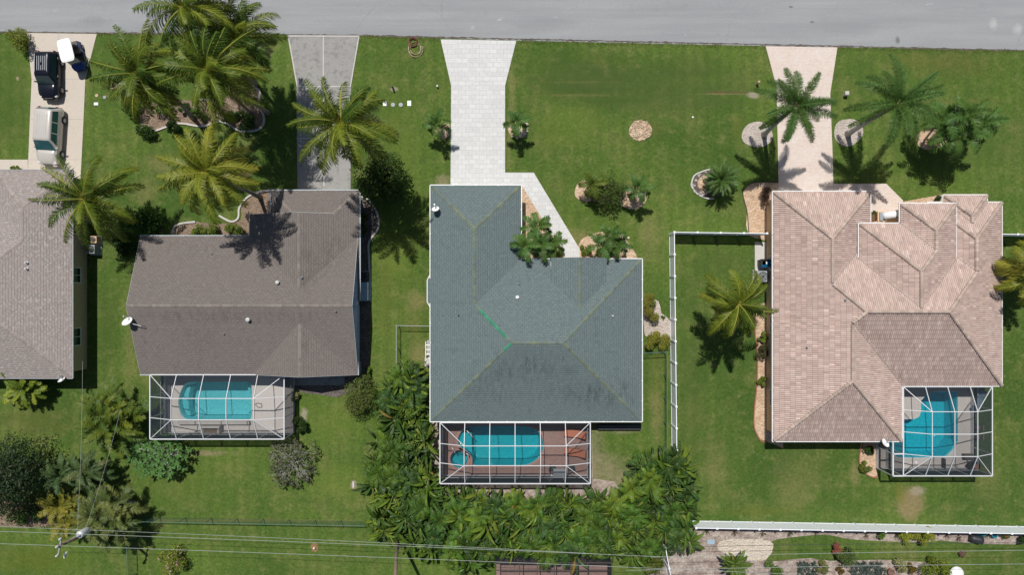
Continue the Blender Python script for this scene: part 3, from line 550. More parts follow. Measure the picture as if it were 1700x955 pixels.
def crest_lines(W):
    pl = {}
    for w in W:
        for k, p in w.P: pl.setdefault(tuple(round(c, 3) for c in p), p)
    pl = list(pl.values()); segs = []
    X0, X1, Y0, Y1 = min(w.x0 for w in W), max(w.x1 for w in W), min(w.y0 for w in W), max(w.y1 for w in W)
    def act(p, x, y, e):
        for w in W:
            if w.inside(x, y, 1e-6) and abs(w.h(x, y)-e) < 2e-3:
                for _, q in w.P:
                    if max(abs(q[n]-p[n]) for n in range(3)) < 2e-3: return True
        return False
    for i in range(len(pl)):
        for j in range(i):
            p, q = pl[i], pl[j]; a, b, c = p[0]-q[0], p[1]-q[1], p[2]-q[2]; n = math.hypot(a, b)
            if n < 1e-6: continue
            px, py = -a*c/n/n, -b*c/n/n; dx, dy = -b/n, a/n
            run = None; t = -130.0
            while t < 130:
                x, y = px+dx*t, py+dy*t; ok = False
                if X0 <= x <= X1 and Y0 <= y <= Y1:
                    e = env(W, x, y); z = p[0]*x+p[1]*y+p[2]
                    ok = abs(e-z) < 2e-3 and act(p, x, y, e) and act(q, x, y, e)
                    if ok:
                        sd = []
                        for sg in (-.1, .1):
                            xx, yy = x-dy*sg, y+dx*sg; ee = env(W, xx, yy); u, v = p[0]*xx+p[1]*yy+p[2], q[0]*xx+q[1]*yy+q[2]
                            sd.append('r' if abs(ee-min(u, v)) < 2e-3 else 'v' if abs(ee-max(u, v)) < 2e-3 else 'n')
                        ok = sd[0] == sd[1] and sd[0] != 'n'
                if ok: run = (run[0], t) if run else (t, t)
                elif run:
                    if run[1]-run[0] > 0.25: segs.append((p, q, run, (px, py, dx, dy)))
                    run = None
                t += 0.04
    out = []
    for p, q, (t0, t1), (px, py, dx, dy) in segs:
        tm = (t0+t1)/2; x, y = px+dx*tm, py+dy*tm; n = (-dy*.12, dx*.12)
        up = min(p[0]*(x+n[0])+p[1]*(y+n[1])+p[2], q[0]*(x+n[0])+q[1]*(y+n[1])+q[2]); ridge = abs(env(W, x+n[0], y+n[1])-up) < 4e-3
        A = Vector((px+dx*t0, py+dy*t0, p[0]*(px+dx*t0)+p[1]*(py+dy*t0)+p[2])); B = Vector((px+dx*t1, py+dy*t1, p[0]*(px+dx*t1)+p[1]*(py+dy*t1)+p[2]))
        out.append((ridge, A, B))
    return out
def eave_segs(W):
    out = []
    for i, w in enumerate(W):
        for k, (ax, ay, bx, by, nx, ny) in {'L': (w.x0, w.y0, w.x0, w.y1, -1, 0), 'R': (w.x1, w.y0, w.x1, w.y1, 1, 0), 'T': (w.x0, w.y1, w.x1, w.y1, 0, 1), 'B': (w.x0, w.y0, w.x1, w.y0, 0, -1)}.items():
            if k in w.g: continue
            L = math.hypot(bx-ax, by-ay); n = int(L/0.08); run = None
            for s in range(n+2):
                ok = False
                if s <= n:
                    x, y = ax+(bx-ax)*s/n, ay+(by-ay)*s/n
                    ok = not any(v is not w and v.inside(x+nx*.02, y+ny*.02) and v.h(x, y) > w.z0-0.06 for v in W)
                    ok = ok and not any(j < i and v is not w and abs(v.z0-w.z0) < .01 and k not in v.g and v.inside(x, y, 1e-3) and abs(v.h(x, y)-v.z0) < 2e-3 for j, v in enumerate(W))
                if ok: run = (run[0], s) if run else (s, s)
                elif run:
                    if run[1]-run[0] > 3: out.append((k, w, Vector((ax+(bx-ax)*run[0]/n, ay+(by-ay)*run[0]/n, w.z0)), Vector((ax+(bx-ax)*run[1]/n, ay+(by-ay)*run[1]/n, w.z0)), Vector((nx, ny, 0))))
                    run = None
    return out
def basis(k):   # along the eave, up the slope (plan)
    return {'L': ((0, 1), (1, 0)), 'R': ((0, -1), (-1, 0)), 'T': ((1, 0), (0, -1)), 'B': ((-1, 0), (0, 1))}[k]
def clip3(poly, n2):
    for (a, b, c) in n2:
        out = []; n = len(poly)
        for i in range(n):
            p, q = poly[i], poly[(i+1) % n]; dp = a*p[0]+b*p[1]+c; dq = a*q[0]+b*q[1]+c
            if dp >= 0: out.append(p)
            if (dp > 0 and dq < 0) or (dp < 0 and dq > 0):
                t = dp/(dp-dq); out.append(tuple(p[m]+(q[m]-p[m])*t for m in range(3)))
        poly = out
        if len(poly) < 3: return []
    return poly
TILEC = [(0.435, 0.335, 0.295), (0.425, 0.323, 0.285), (0.445, 0.348, 0.305), (0.41, 0.312, 0.273), (0.462, 0.37, 0.33), (0.385, 0.292, 0.257), (0.435, 0.34, 0.30), (0.43, 0.33, 0.287)]
def tile_roof(mb, k, p, poly, rd):
    """rows of two-hump tiles cut to the polygon"""
    a, b, c = p; U, V = basis(k); sl = math.hypot(a, b); cs = 1/math.sqrt(1+sl*sl)
    us = [q[0]*U[0]+q[1]*U[1] for q in poly]; vs = [(q[0]*V[0]+q[1]*V[1]) for q in poly]
    tw, tl = 0.165, 0.42*cs          # plan sizes
    ar = sum(poly[i][0]*poly[(i+1) % len(poly)][1]-poly[(i+1) % len(poly)][0]*poly[i][1] for i in range(len(poly))); hp = []
    for i in range(len(poly)):
        q, r = poly[i], poly[(i+1) % len(poly)]; sgn = 1 if ar > 0 else -1
        hp.append((-(r[1]-q[1])*sgn, (r[0]-q[0])*sgn, ((r[1]-q[1])*q[0]-(r[0]-q[0])*q[1])*sgn))
    prof = [(0.0, -.03), (.03, .035), (.065, .062), (.10, .062), (.135, .035), (.165, -.03)]
    for iv in range(int(math.floor(min(vs)/tl))-1, int(max(vs)/tl)+2):
        for iu in range(int(math.floor(min(us)/tw))-1, int(max(us)/tw)+2):
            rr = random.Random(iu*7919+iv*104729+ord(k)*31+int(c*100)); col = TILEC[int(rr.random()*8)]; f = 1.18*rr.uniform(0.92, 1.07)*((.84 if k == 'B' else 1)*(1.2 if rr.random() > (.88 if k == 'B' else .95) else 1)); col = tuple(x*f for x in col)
            u0, v0 = iu*tw, iv*tl
            cor = [(u0*U[0]+v*V[0]+uu*U[0], u0*U[1]+v*V[1]+uu*U[1]) for v in (v0, v0+tl) for uu in (0, tw)]
            ins = [all(h[0]*q[0]+h[1]*q[1]+h[2] >= 0 for h in hp) for q in cor]
            if not any(ins):
                if any(all(h[0]*q[0]+h[1]*q[1]+h[2] < 0 for q in cor) for h in hp): continue
            def P(uu, v, dz):
                x, y = (u0+uu)*U[0]+v*V[0], (u0+uu)*U[1]+v*V[1]; return (x, y, a*x+b*y+c+dz)
            for m in range(len(prof)-1):
                (ua, da), (ub, db) = prof[m], prof[m+1]
                for q in ([P(ua, v0, da+.035), P(ub, v0, db+.035), P(ub, v0+tl, db), P(ua, v0+tl, da)], [P(ua, v0+.001, da-.005), P(ub, v0+.001, db-.005), P(ub, v0, db+.035), P(ua, v0, da+.035)]):
                    if not all(ins): q = clip3(q, hp)
                    if q: mb.face(q, col)
def wall_box(mb, w, i, ztop=None):
    o = w.over-0.003*i; z = (ztop or w.z0)-0.13
    mb.box(((w.x0+w.x1)/2, (w.y0+w.y1)/2, z/2), (w.x1-w.x0-2*o, w.y1-w.y0-2*o, z))
    for g in w.g:               # gable triangles
        if g in 'TB':
            y = (w.y1-o-.004) if g == 'T' else (w.y0+o+.004); xm = (w.x0+w.x1)/2; zt = w.z0+w.sl*(w.x1-w.x0)/2-0.14; zz = z+w.sl*o-.02; t = .2 if g == 'B' else -.2
            A = [(w.x0+o, y, zz), (w.x1-o, y, zz), (xm, y, zt)]; Bq = [(q[0], y+t, q[2]) for q in A]
        else:
            x = (w.x0+o+.004) if g == 'L' else (w.x1-o-.004); ym = (w.y0+w.y1)/2; zt = w.z0+w.sl*(w.y1-w.y0)/2-0.14; zz = z+w.sl*o-.02; t = .2 if g == 'L' else -.2
            A = [(x, w.y0+o, zz), (x, w.y1-o, zz), (x, ym, zt)]; Bq = [(x+t, q[1], q[2]) for q in A]
        mb.mesh(A+Bq, [(0, 1, 2), (5, 4, 3), (0, 3, 4, 1), (1, 4, 5, 2), (2, 5, 3, 0)])
def house(name, label, W, wallmat, roofmat, trim='white', capcols=None, capw=0.26, tiles=False, seed=1, greenhip=None, gw=.07):
    rd = random.Random(seed); c = W[0]; root = thing(name, label, 'house', ((c.x0+c.x1)/2, (c.y0+c.y1)/2, 0))
    mb = MB()
    for i, w in enumerate(W): wall_box(mb, w, i)
    mb.build('wall', M[wallmat], root)
    rb = MB(); F = roof_faces(W)
    for k, p, poly in F:
        U, V = basis(k); sl = math.sqrt(1+p[0]**2+p[1]**2)
        ar = sum(poly[i][0]*poly[(i+1) % len(poly)][1]-poly[(i+1) % len(poly)][0]*poly[i][1] for i in range(len(poly)))
        if ar < 0: poly = poly[::-1]
        dz = -0.02 if tiles else 0
        rb.face([(q[0], q[1], p[0]*q[0]+p[1]*q[1]+p[2]+dz) for q in poly], (0.30, 0.2, 0.17), 0, [(q[0]*U[0]+q[1]*U[1], (q[0]*V[0]+q[1]*V[1])*sl) for q in poly])
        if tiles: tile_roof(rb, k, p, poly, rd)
    roof = rb.build('roof', M[roofmat], root)
    # ridge caps, one short cap after another
    for ridge, A, B in crest_lines(W):
        cb = MB()
        if B.z < A.z: A, B = B, A
        L = (B-A).length; n = max(1, int(L/(0.36 if tiles else 0.3))); d = (B-A)/n
        if ridge:
            for i in range(n):
                col = rd.choice(capcols); f = rd.uniform(.85, 1.12); mid = A+d*(i+.5)
                if greenhip and greenhip(mid): col = (0.055, 0.22, 0.135)
                col = tuple(x*f for x in col); up = Vector((0, 0, 0.045 if tiles else 0.012)); tilt = Vector((0, 0, 0.018 if tiles else .008))
                if tiles: cb.tube([A+d*i+up+tilt, A+d*(i+1.12)+up], [0.16, 0.135], 8, col)
                else:
                    p, q = A+d*i+up+tilt, A+d*(i+1.05)+up; dd = (q-p).normalized(); s_ = Vector((-dd.y, dd.x, 0)).normalized()*(capw/2); dr = Vector((0, 0, -capw*.19))
                    cb.face([p-s_+dr, p, q, q-s_+dr], col); cb.face([p, p+s_+dr, q+s_+dr, q], col); cb.face([p-s_+dr, p+s_+dr, p], col)
        elif tiles:
            for i in range(n):
                f = rd.uniform(.85, 1.1); col = tuple(x*f for x in (0.40, 0.31, 0.265)); p, q = A+d*i+Vector((0, 0, .05)), A+d*(i+1.0)+Vector((0, 0, .05)); dd = (q-p).normalized(); s_ = Vector((-dd.y, dd.x, 0)).normalized()
                for sg in (-1, 1): cb.bar(p+s_*sg*.13, q+s_*sg*.13, .13, .06, col)
                cb.bar(p-Vector((0, 0, .02)), q-Vector((0, 0, .02)), .14, .05, tuple(x*.6 for x in col))
        if cb.f: cb.build('ridge_cap' if ridge else 'valley_flashing', M['tile' if tiles else 'cap'], roof)
    sb = MB()
    for i, w in enumerate(W):
        sb.box(((w.x0+w.x1)/2, (w.y0+w.y1)/2, w.z0-.085-.002*i), (w.x1-w.x0-.03-.006*i, w.y1-w.y0-.03-.006*i, .12))
    sb.build('soffit', M['white'], root)
    for k, w, A, B, n in eave_segs(W):
        if w.plain: continue
        g = MB(); o = n*0.045; d = (B-A).normalized()
        g.bar(A+o+Vector((0, 0, -.035))-d*.03, B+o+Vector((0, 0, -.035))+d*.03, gw, 0.10)
        L = (B-A).length; nb = int(L/1.6)
        for i in range(1, nb): q = A+d*(L*i/nb)+n*.03; g.box((q.x, q.y, q.z+.02), (.10, .10, .03))
        g.build('gutter', M[trim], root)
    for w in W:
        for g in w.g:
            if w.plain: continue
            if g in 'LR':
                x = w.x0 if g == 'L' else w.x1; ym = (w.y0+w.y1)/2; zt = w.z0+w.sl*(w.y1-w.y0)/2
                for y in (w.y0, w.y1):
                    q = MB(); q.bar((x, y, w.z0-.09), (x, ym, zt-.09), .05, .14); q.build('rake_board', M[trim], root)
            elif g == 'B' or (g == 'T' and w.y1-w.y0 > 1):
                y = w.y1 if g == 'T' else w.y0; xm = (w.x0+w.x1)/2; zt = w.z0+w.sl*(w.x1-w.x0)/2
                for x in (w.x0, w.x1):
                    q = MB(); q.bar((x, y, w.z0-.09), (xm, y, zt-.09), .05, .14); q.build('rake_board', M[trim], root)
    root['wings'] = len(W)
    return root, roof, W
def window(root, px, py, ax, wd, ht, zc, mat='white', gl='glass', name='window'):
    """on a wall; (px, py) ground pixels from the centre, ax the way it faces"""
    p = T(px, py, zc); d = {'L': (-1, 0), 'R': (1, 0), 'T': (0, 1), 'B': (0, -1)}[ax]; sx = (.06, wd) if ax in 'LR' else (wd, .06)
    m = MB(); fr = 0.07; p = p+Vector((d[0]*.02, d[1]*.02, 0)); tx, ty = (0, 1) if ax in 'LR' else (1, 0)
    for sg in (-1, 1):
        m.box((p.x+tx*sg*(wd/2), p.y+ty*sg*(wd/2), p.z), ((.08, fr, ht+fr) if ax in 'LR' else (fr, .08, ht+fr))); m.box((p.x, p.y, p.z+sg*(ht/2)), ((.079, wd-fr, fr) if ax in 'LR' else (wd-fr, .079, fr)))
    m.box((p.x, p.y, p.z), ((.07, .04, ht-fr) if ax in 'LR' else (.04, .07, ht-fr))) if name != 'garage_door' else None
    f = m.build('frame' if name != 'window' else 'window', M[mat], root)
    g = MB(); g.box(p-Vector((d[0]*.02, d[1]*.02, 0)), (.03, wd-fr, ht-fr) if ax in 'LR' else (wd-fr, .03, ht-fr)); g.build('pane' if name == 'window' else name, M[gl], f if name == 'window' else root)
def pipe(roof, W, px, py, r=0.05, h=0.3, mat='white', z0=4.0, cap=False):
    for _ in range(4): p = G(px, py, z0); z0 = max(env(W, p.x, p.y), 2.5)+h
    zb = z0-h; m = MB(); m.lathe([(r*1.6, zb-.02), (r*1.4, zb+.05), (r, zb+.07), (r, zb+h), (r*.6, zb+h), (r*.6, zb+h-.1), (0.001, zb+h-.1)], (p.x, p.y, 0), 10)
    if cap: m.lathe([(r*1.7, zb+h-.08), (r*1.7, zb+h+.03), (0.001, zb+h+.09)], (p.x, p.y, 0), 10)
    par = roof; m.build('vent_pipe', M[mat], par)
# --- far left house
W_A = [Wing(-1150, -134, -697, 143.7, 2.6, .40), Wing(-821, -186, -697, 100, 2.6, .40)]
hA, rA, _ = house('ranch_house', 'tan walled house with pinkish grey shingle roof, cut by the left edge', W_A, 'stucco_tan', 'sh_A', 'greymetal', [(0.31, .265, .24), (0.335, .285, .26), (.285, .245, .225)], seed=3)
for px, py in ((41, 436), (41, 446)): pipe(rA, W_A, px, py, .07, .28, 'white')
wx = -697-8.3
window(hA, wx, -20, 'R', 1.3, 1.25, 1.55); window(hA, wx, -95, 'R', 0.9, 0.9, 1.6); window(hA, wx, 80, 'R', 1.5, 1.25, 1.55)
window(hA, -760, -186+8.6, 'T', 4.8, 2.1, 1.07, 'white', 'white', 'garage_door')
# --- brown roofed house
W_B = [Wing(-589.5, -81.7, -244.5, 138, 2.6, .345, 'LR'), Wing(-415.5, -116, -241.6, 20, 2.6, .345, 'TB'), Wing(-382, -154, -241.6, -40, 2.6, .345, 'B'), Wing(-410.7, 30, -244.3, 138.6, 2.6, .345, 'TB')]
hB, rB, _ = house('ranch_house', 'blue grey house with brown grey shingle roof, gabled at its left end', W_B, 'stucco_blue', 'sh_B', 'trimblue', [(0.205, .18, .162), (0.195, .17, .153), (.215, .19, .172)], seed=4)
for px, py, r, h_, mt, cp in ((460, 469, .09, .26, 'vent', True), (500, 461, .06, .25, 'greymetal', False), (411, 531, .10, .26, 'vent', True), (370, 555, .05, .22, 'greymetal', False), (556, 517, .05, .25, 'greymetal', False), (350, 421, .05, .2, 'greymetal', False)): pipe(rB, W_B, px, py, r, h_, mt, cap=cp)
window(hB, -312, -154+8.4, 'T', 4.9, 2.1, 1.07, 'white', 'white', 'garage_door'); window(hB, -500, -81.7+8.4, 'T', 1.8, 1.3, 1.5); window(hB, -244.5-8.4, 40, 'R', 1.2, 1.2, 1.5); window(hB, -244.5-8.4, 85, 'R', 0.9, 1.0, 1.5)
window(hB, -540, 138-8.4, 'B', 2.4, 2.0, 1.05); window(hB, -460, 138-8.4, 'B', 2.4, 2.0, 1.05); window(hB, -300, 138-8.4, 'B', 1.8, 1.2, 1.5)
# --- green roofed house
sC = .417
W_C = [Wing(-129.2, -45, 206, 212.5, 2.6, sC), Wing(-129.2, -162, 14.3, 180, 2.6, sC), Wing(61, -46.5, 148, 120, 3.4, .40, 'T', .45, True), Wing(-134.5, -14, -60, 25, 2.6-sC*4.5/S, sC, 'TBR', .45, True)]
def gh(p):   # the stretch of hip recapped in bright green
    q = (p.x*S/(1-p.z/H)+CX, -p.y*S/(1-p.z/H)+CY); return (797 < q[0] < 842 and 508 < q[1] < 566) or (836 < q[0] < 848 and 570 < q[1] < 584)
hC, rC, _ = house('ranch_house', 'cream house with grey green shingle roof and mossy ridge caps', W_C, 'stucco_cream', 'sh_C', 'white', [(0.135, .165, .135), (0.145, .17, .125), (.125, .158, .145), (.15, .175, .12)], seed=5, greenhip=gh)
for a, b in (((-134.7, -12), (-134.7, 23)), ((-134.7, -12), (-129.6, -21)), ((-134.7, 23), (-129.6, 32))):
    m = MB(); m.bar(T(*a, 2.47), T(*b, 2.5), .06, .1); m.build('gutter', M['white'], hC)
for px, py, r, h_, mt in ((859, 494, .10, .2, 'white'), (1018, 525, .05, .25, 'white'), (761, 524, .05, .25, 'darkmetal'), (861, 472, .04, .25, 'greymetal')): pipe(rC, W_C, px, py, r, h_, mt)
window(hC, -55, -162+8.4, 'T', 4.9, 2.1, 1.07, 'white', 'white', 'garage_door'); window(hC, 180, -45+8.4, 'T', 1.5, 1.3, 1.5); window(hC, 104, -46.5+8.4, 'T', 1.2, 2.1, 1.2); window(hC, 206-8.4, 20, 'R', 1.2, 1.2, 1.5); window(hC, 206-8.4, 120, 'R', 1.4, 1.2, 1.5)
window(hC, -60, 212.5-8.4, 'B', 2.6, 2.0, 1.05); window(hC, 30, 212.5-8.4, 'B', 2.6, 2.0, 1.05); window(hC, 165, 212.5-8.4, 'B', 1.6, 1.2, 1.5)
# --- tiled house
sD = .453
W_D = [Wing(413.6, -83, 776.5, 156, 2.6, sD), Wing(413.6, -60, 618, 244, 2.6, sD), Wing(413.6, -152.3, 568, 120, 2.6, sD), Wing(540.7, -100, 691.9, 115, 3.55, sD), Wing(604.6, -131, 691.9, 60, 3.55, sD), Wing(658, -135, 776.5, 130, 2.6, sD), Wing(684, -146.6, 753, 0, 2.6, sD)]
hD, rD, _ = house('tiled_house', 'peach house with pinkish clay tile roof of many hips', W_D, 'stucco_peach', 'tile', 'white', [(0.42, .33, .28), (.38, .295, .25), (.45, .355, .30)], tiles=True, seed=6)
for px, py in ((1405, 499), (1341, 578)): pipe(rD, W_D, px, py, .05, .3, 'greymetal')
window(hD, 491, -152.3+8.4, 'T', 4.9, 2.1, 1.07, 'white', 'white', 'garage_door'); window(hD, 718, -146.6+8.4, 'T', 1.8, 1.5, 1.5); window(hD, 413.6+8.4, -40, 'L', 1.2, 1.2, 1.5); window(hD, 413.6+8.4, 60, 'L', 1.4, 1.2, 1.5); window(hD, 413.6+8.4, 180, 'L', 1.4, 1.2, 1.5)
window(hD, 500, 244-8.4, 'B', 1.8, 1.3, 1.5); window(hD, 690, 156-8.4, 'B', 3.2, 2.1, 1.1); window(hD, 776.5-8.4, 50, 'R', 1.4, 1.2, 1.5)
# portico by the entrance of the tiled house: bracketed pillar and a white round beam
pt = thing('portico', 'orange pillar and white arched beam at the tiled house entrance', 'portico', tuple(G(1463, 362)))
m = MB(); q = G(1463, 360, 2.6); m.box((q.x, q.y, 1.25), (.5, .55, 2.5)); m.box((q.x, q.y, 2.56), (.62, .9, .12)); m.build('pillar', M['stucco_peach'], pt)
m = MB(); a, b = G(1466, 359, 2.75), G(1493, 355, 2.75); m.tube([a, a.lerp(b, .5), b], [.30, .34, .36], 12); m.build('beam', M['white'], pt, smooth=True)
m = MB(); m.box((q.x-.05, q.y, 2.68), (.28, .7, .12)); m.build('cap', M['greymetal'], pt)
# ------------------------------------------------------------------ decks, pools
def deck(pts, mat, label, holes=()):
    return poly_sheet('pool_deck', [[tuple(T(x, y))[:2] for x, y in pts]]+list(holes), 0.028, M[mat], 'structure', label, 'pool deck')
deck([(-573, 122), (-362, 122), (-362, 240), (-573, 240)], 'deck_white', 'pale concrete deck round the pool of the brown roofed house', [GP(POOL_B)])
deck([(-114, 195), (124, 195), (124, 311), (-114, 311)], 'deck_brick', 'red brick deck round the pool of the green roofed house', [GP(POOL_C), GP(SPA_C)])
deck([(604, 140), (761, 140), (761, 299), (604, 299)], 'deck_grey', 'grey deck round the pool of the tiled house', [GP(POOL_D)])
sheet('patio', [(488, 640), (572, 640), (572, 626), (600, 620), (600, 600), (488, 600)], M['drive_grey'], 'shaded grey patio behind the brown roofed house', 0.03)
def ccw(p):
    a = sum(p[i][0]*p[(i+1) % len(p)][1]-p[(i+1) % len(p)][0]*p[i][1] for i in range(len(p))); return p if a > 0 else p[::-1]
def pool(label, loop, mat, depth=1.35, copew=0.28, cope='concrete', name='swimming_pool', steps=None, zw=-0.09, wm='water'):
    L = ccw(GP(loop)); cx = sum(p[0] for p in L)/len(L); cy = sum(p[1] for p in L)/len(L)
    root = thing(name, label, 'pool' if name[0] == 's' else 'spa', (cx, cy, 0)); n = len(L)
    m = MB(); sh = 0.10
    inn = [(p[0]+(cx-p[0])*sh, p[1]+(cy-p[1])*sh) for p in L]
    for i in range(n):
        j = (i+1) % n; m.face([(*L[i], 0.05), (*L[j], 0.05), (*inn[j], -depth), (*inn[i], -depth)])
    m.face([(*p, -depth) for p in inn]); m.build('shell', M[mat], root)
    w_ = MB(); w_.face([(p[0], p[1], zw) for p in L]); w_.build('water', M[wm], root)
    c = MB(); out = []
    for i in range(n):
        a, b, d = Vector(L[i-1]), Vector(L[i]), Vector(L[(i+1) % n]); t = (d-a).normalized(); nn = Vector((t.y, -t.x)); out.append(b+nn*copew)
    for i in range(n):
        j = (i+1) % n
        c.face([(*L[i], .06), (*out[i], .06), (*out[j], .06), (*L[j], .06)]); c.face([(*out[i], .06), (*out[i], .02), (*out[j], .02), (*out[j], .06)]); c.face([(*L[i], .06), (*L[j], .06), (*L[j], -.03), (*L[i], -.03)])
    c.build('coping', M[cope], root)
    for st in (steps or []):
        q = MB(); q.prism(ccw(GP(st[0])), -depth, st[1]); q.build('step', M[mat], root)
    return root
pB = pool('light turquoise pool with a rounded end under the brown roofed house cage', POOL_B, 'pl_B', steps=[(zpts([(432, 420), (450, 340), (490, 270), (520, 280), (500, 350), (495, 430), (500, 500), (520, 580), (480, 575), (445, 500)], 230, 600, 6.296), -.45), (zpts([(1110, 215), (1150, 230), (1180, 330), (1180, 500), (1150, 570), (1130, 560), (1135, 400)], 230, 600, 6.296), -.5)], cope='concrete', wm='water_B')
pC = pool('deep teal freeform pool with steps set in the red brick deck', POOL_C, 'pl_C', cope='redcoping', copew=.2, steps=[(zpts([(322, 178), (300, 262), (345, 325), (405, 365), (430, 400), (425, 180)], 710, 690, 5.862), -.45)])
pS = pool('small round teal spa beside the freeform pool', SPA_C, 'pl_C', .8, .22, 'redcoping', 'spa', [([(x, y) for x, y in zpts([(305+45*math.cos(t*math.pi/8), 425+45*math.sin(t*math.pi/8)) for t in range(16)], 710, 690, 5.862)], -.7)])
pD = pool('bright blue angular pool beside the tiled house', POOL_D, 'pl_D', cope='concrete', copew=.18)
# raised spillway ledge at the near side of the turquoise pool
def zq(x, y, ox, oy, sc, z=0.0): return G(ox+x/sc, oy+y/sc, z)
zB = lambda x, y, z=0.0: zq(x, y, 230, 600, 6.296, z)
zC = lambda x, y, z=0.0: zq(x, y, 710, 690, 5.862, z)
zD = lambda x, y, z=0.0: zq(x, y, 1420, 630, 5.03, z)
def slab_thing(name, label, cat, a, b, z0, z1, mat):
    m = MB(); x0, x1, y0, y1 = min(a.x, b.x), max(a.x, b.x), min(a.y, b.y), max(a.y, b.y); m.box(((x0+x1)/2, (y0+y1)/2, (z0+z1)/2), (x1-x0, y1-y0, z1-z0)); return tag(m.build(name, M[mat], None, ((x0+x1)/2, (y0+y1)/2, z0)), label, cat)
slab_thing('pool_ledge', 'long grey raised ledge along the near side of the turquoise pool', 'ledge', zB(430, 622), zB(1170, 655), .03, .35, 'curb')
t_ = thing('pool_heater', 'grey boxy planter block behind the pool ledge', 'planter box', tuple(zB(780, 710)))
m = MB(); q = zB(780, 712); m.box((q.x, q.y, .3), (1.75, .75, .55)); m.build('body', M['curb'], t_)
m = MB(); m.box((q.x, q.y, .585), (1.2, .42, .03)); m.build('top', M['wood'], t_)
# hoses and rails
def tube_thing(name, label, cat, pts, r, mat, group=None):
    m = MB(); m.tube(pts, r, 6); return tag(m.build(name, M[mat], None, tuple(pts[0]), smooth=True), label, cat, group)
cc = zB(1258, 462, .05); tube_thing('hose', 'coiled dark hose on the pale deck', 'hose', [zB(1215, 455, .06), zB(1240, 440, .06), zB(1285, 445, .06), zB(1290, 480, .06), zB(1255, 487, .06), zB(1228, 465, .06)], .03, 'darkmetal')
tube_thing('pool_rail', 'white hand rail over the steps of the freeform pool', 'hand rail', [zC(375, 150, .05), zC(385, 155, .85), zC(425, 195, .8), zC(455, 230, -.2)], .04, 'white')
tube_thing('pool_rail', 'white hand rail between the round spa and the pool', 'hand rail', [zC(372, 370, .05), zC(378, 372, .7), zC(395, 385, .65), zC(405, 395, .05)], .05, 'white')
tube_thing('spa_tap', 'white pipe standing at the edge of the round spa', 'pipe', [zC(238, 315, .03), zC(240, 318, .5), zC(255, 345, .6), zC(275, 375, .2)], .05, 'white')
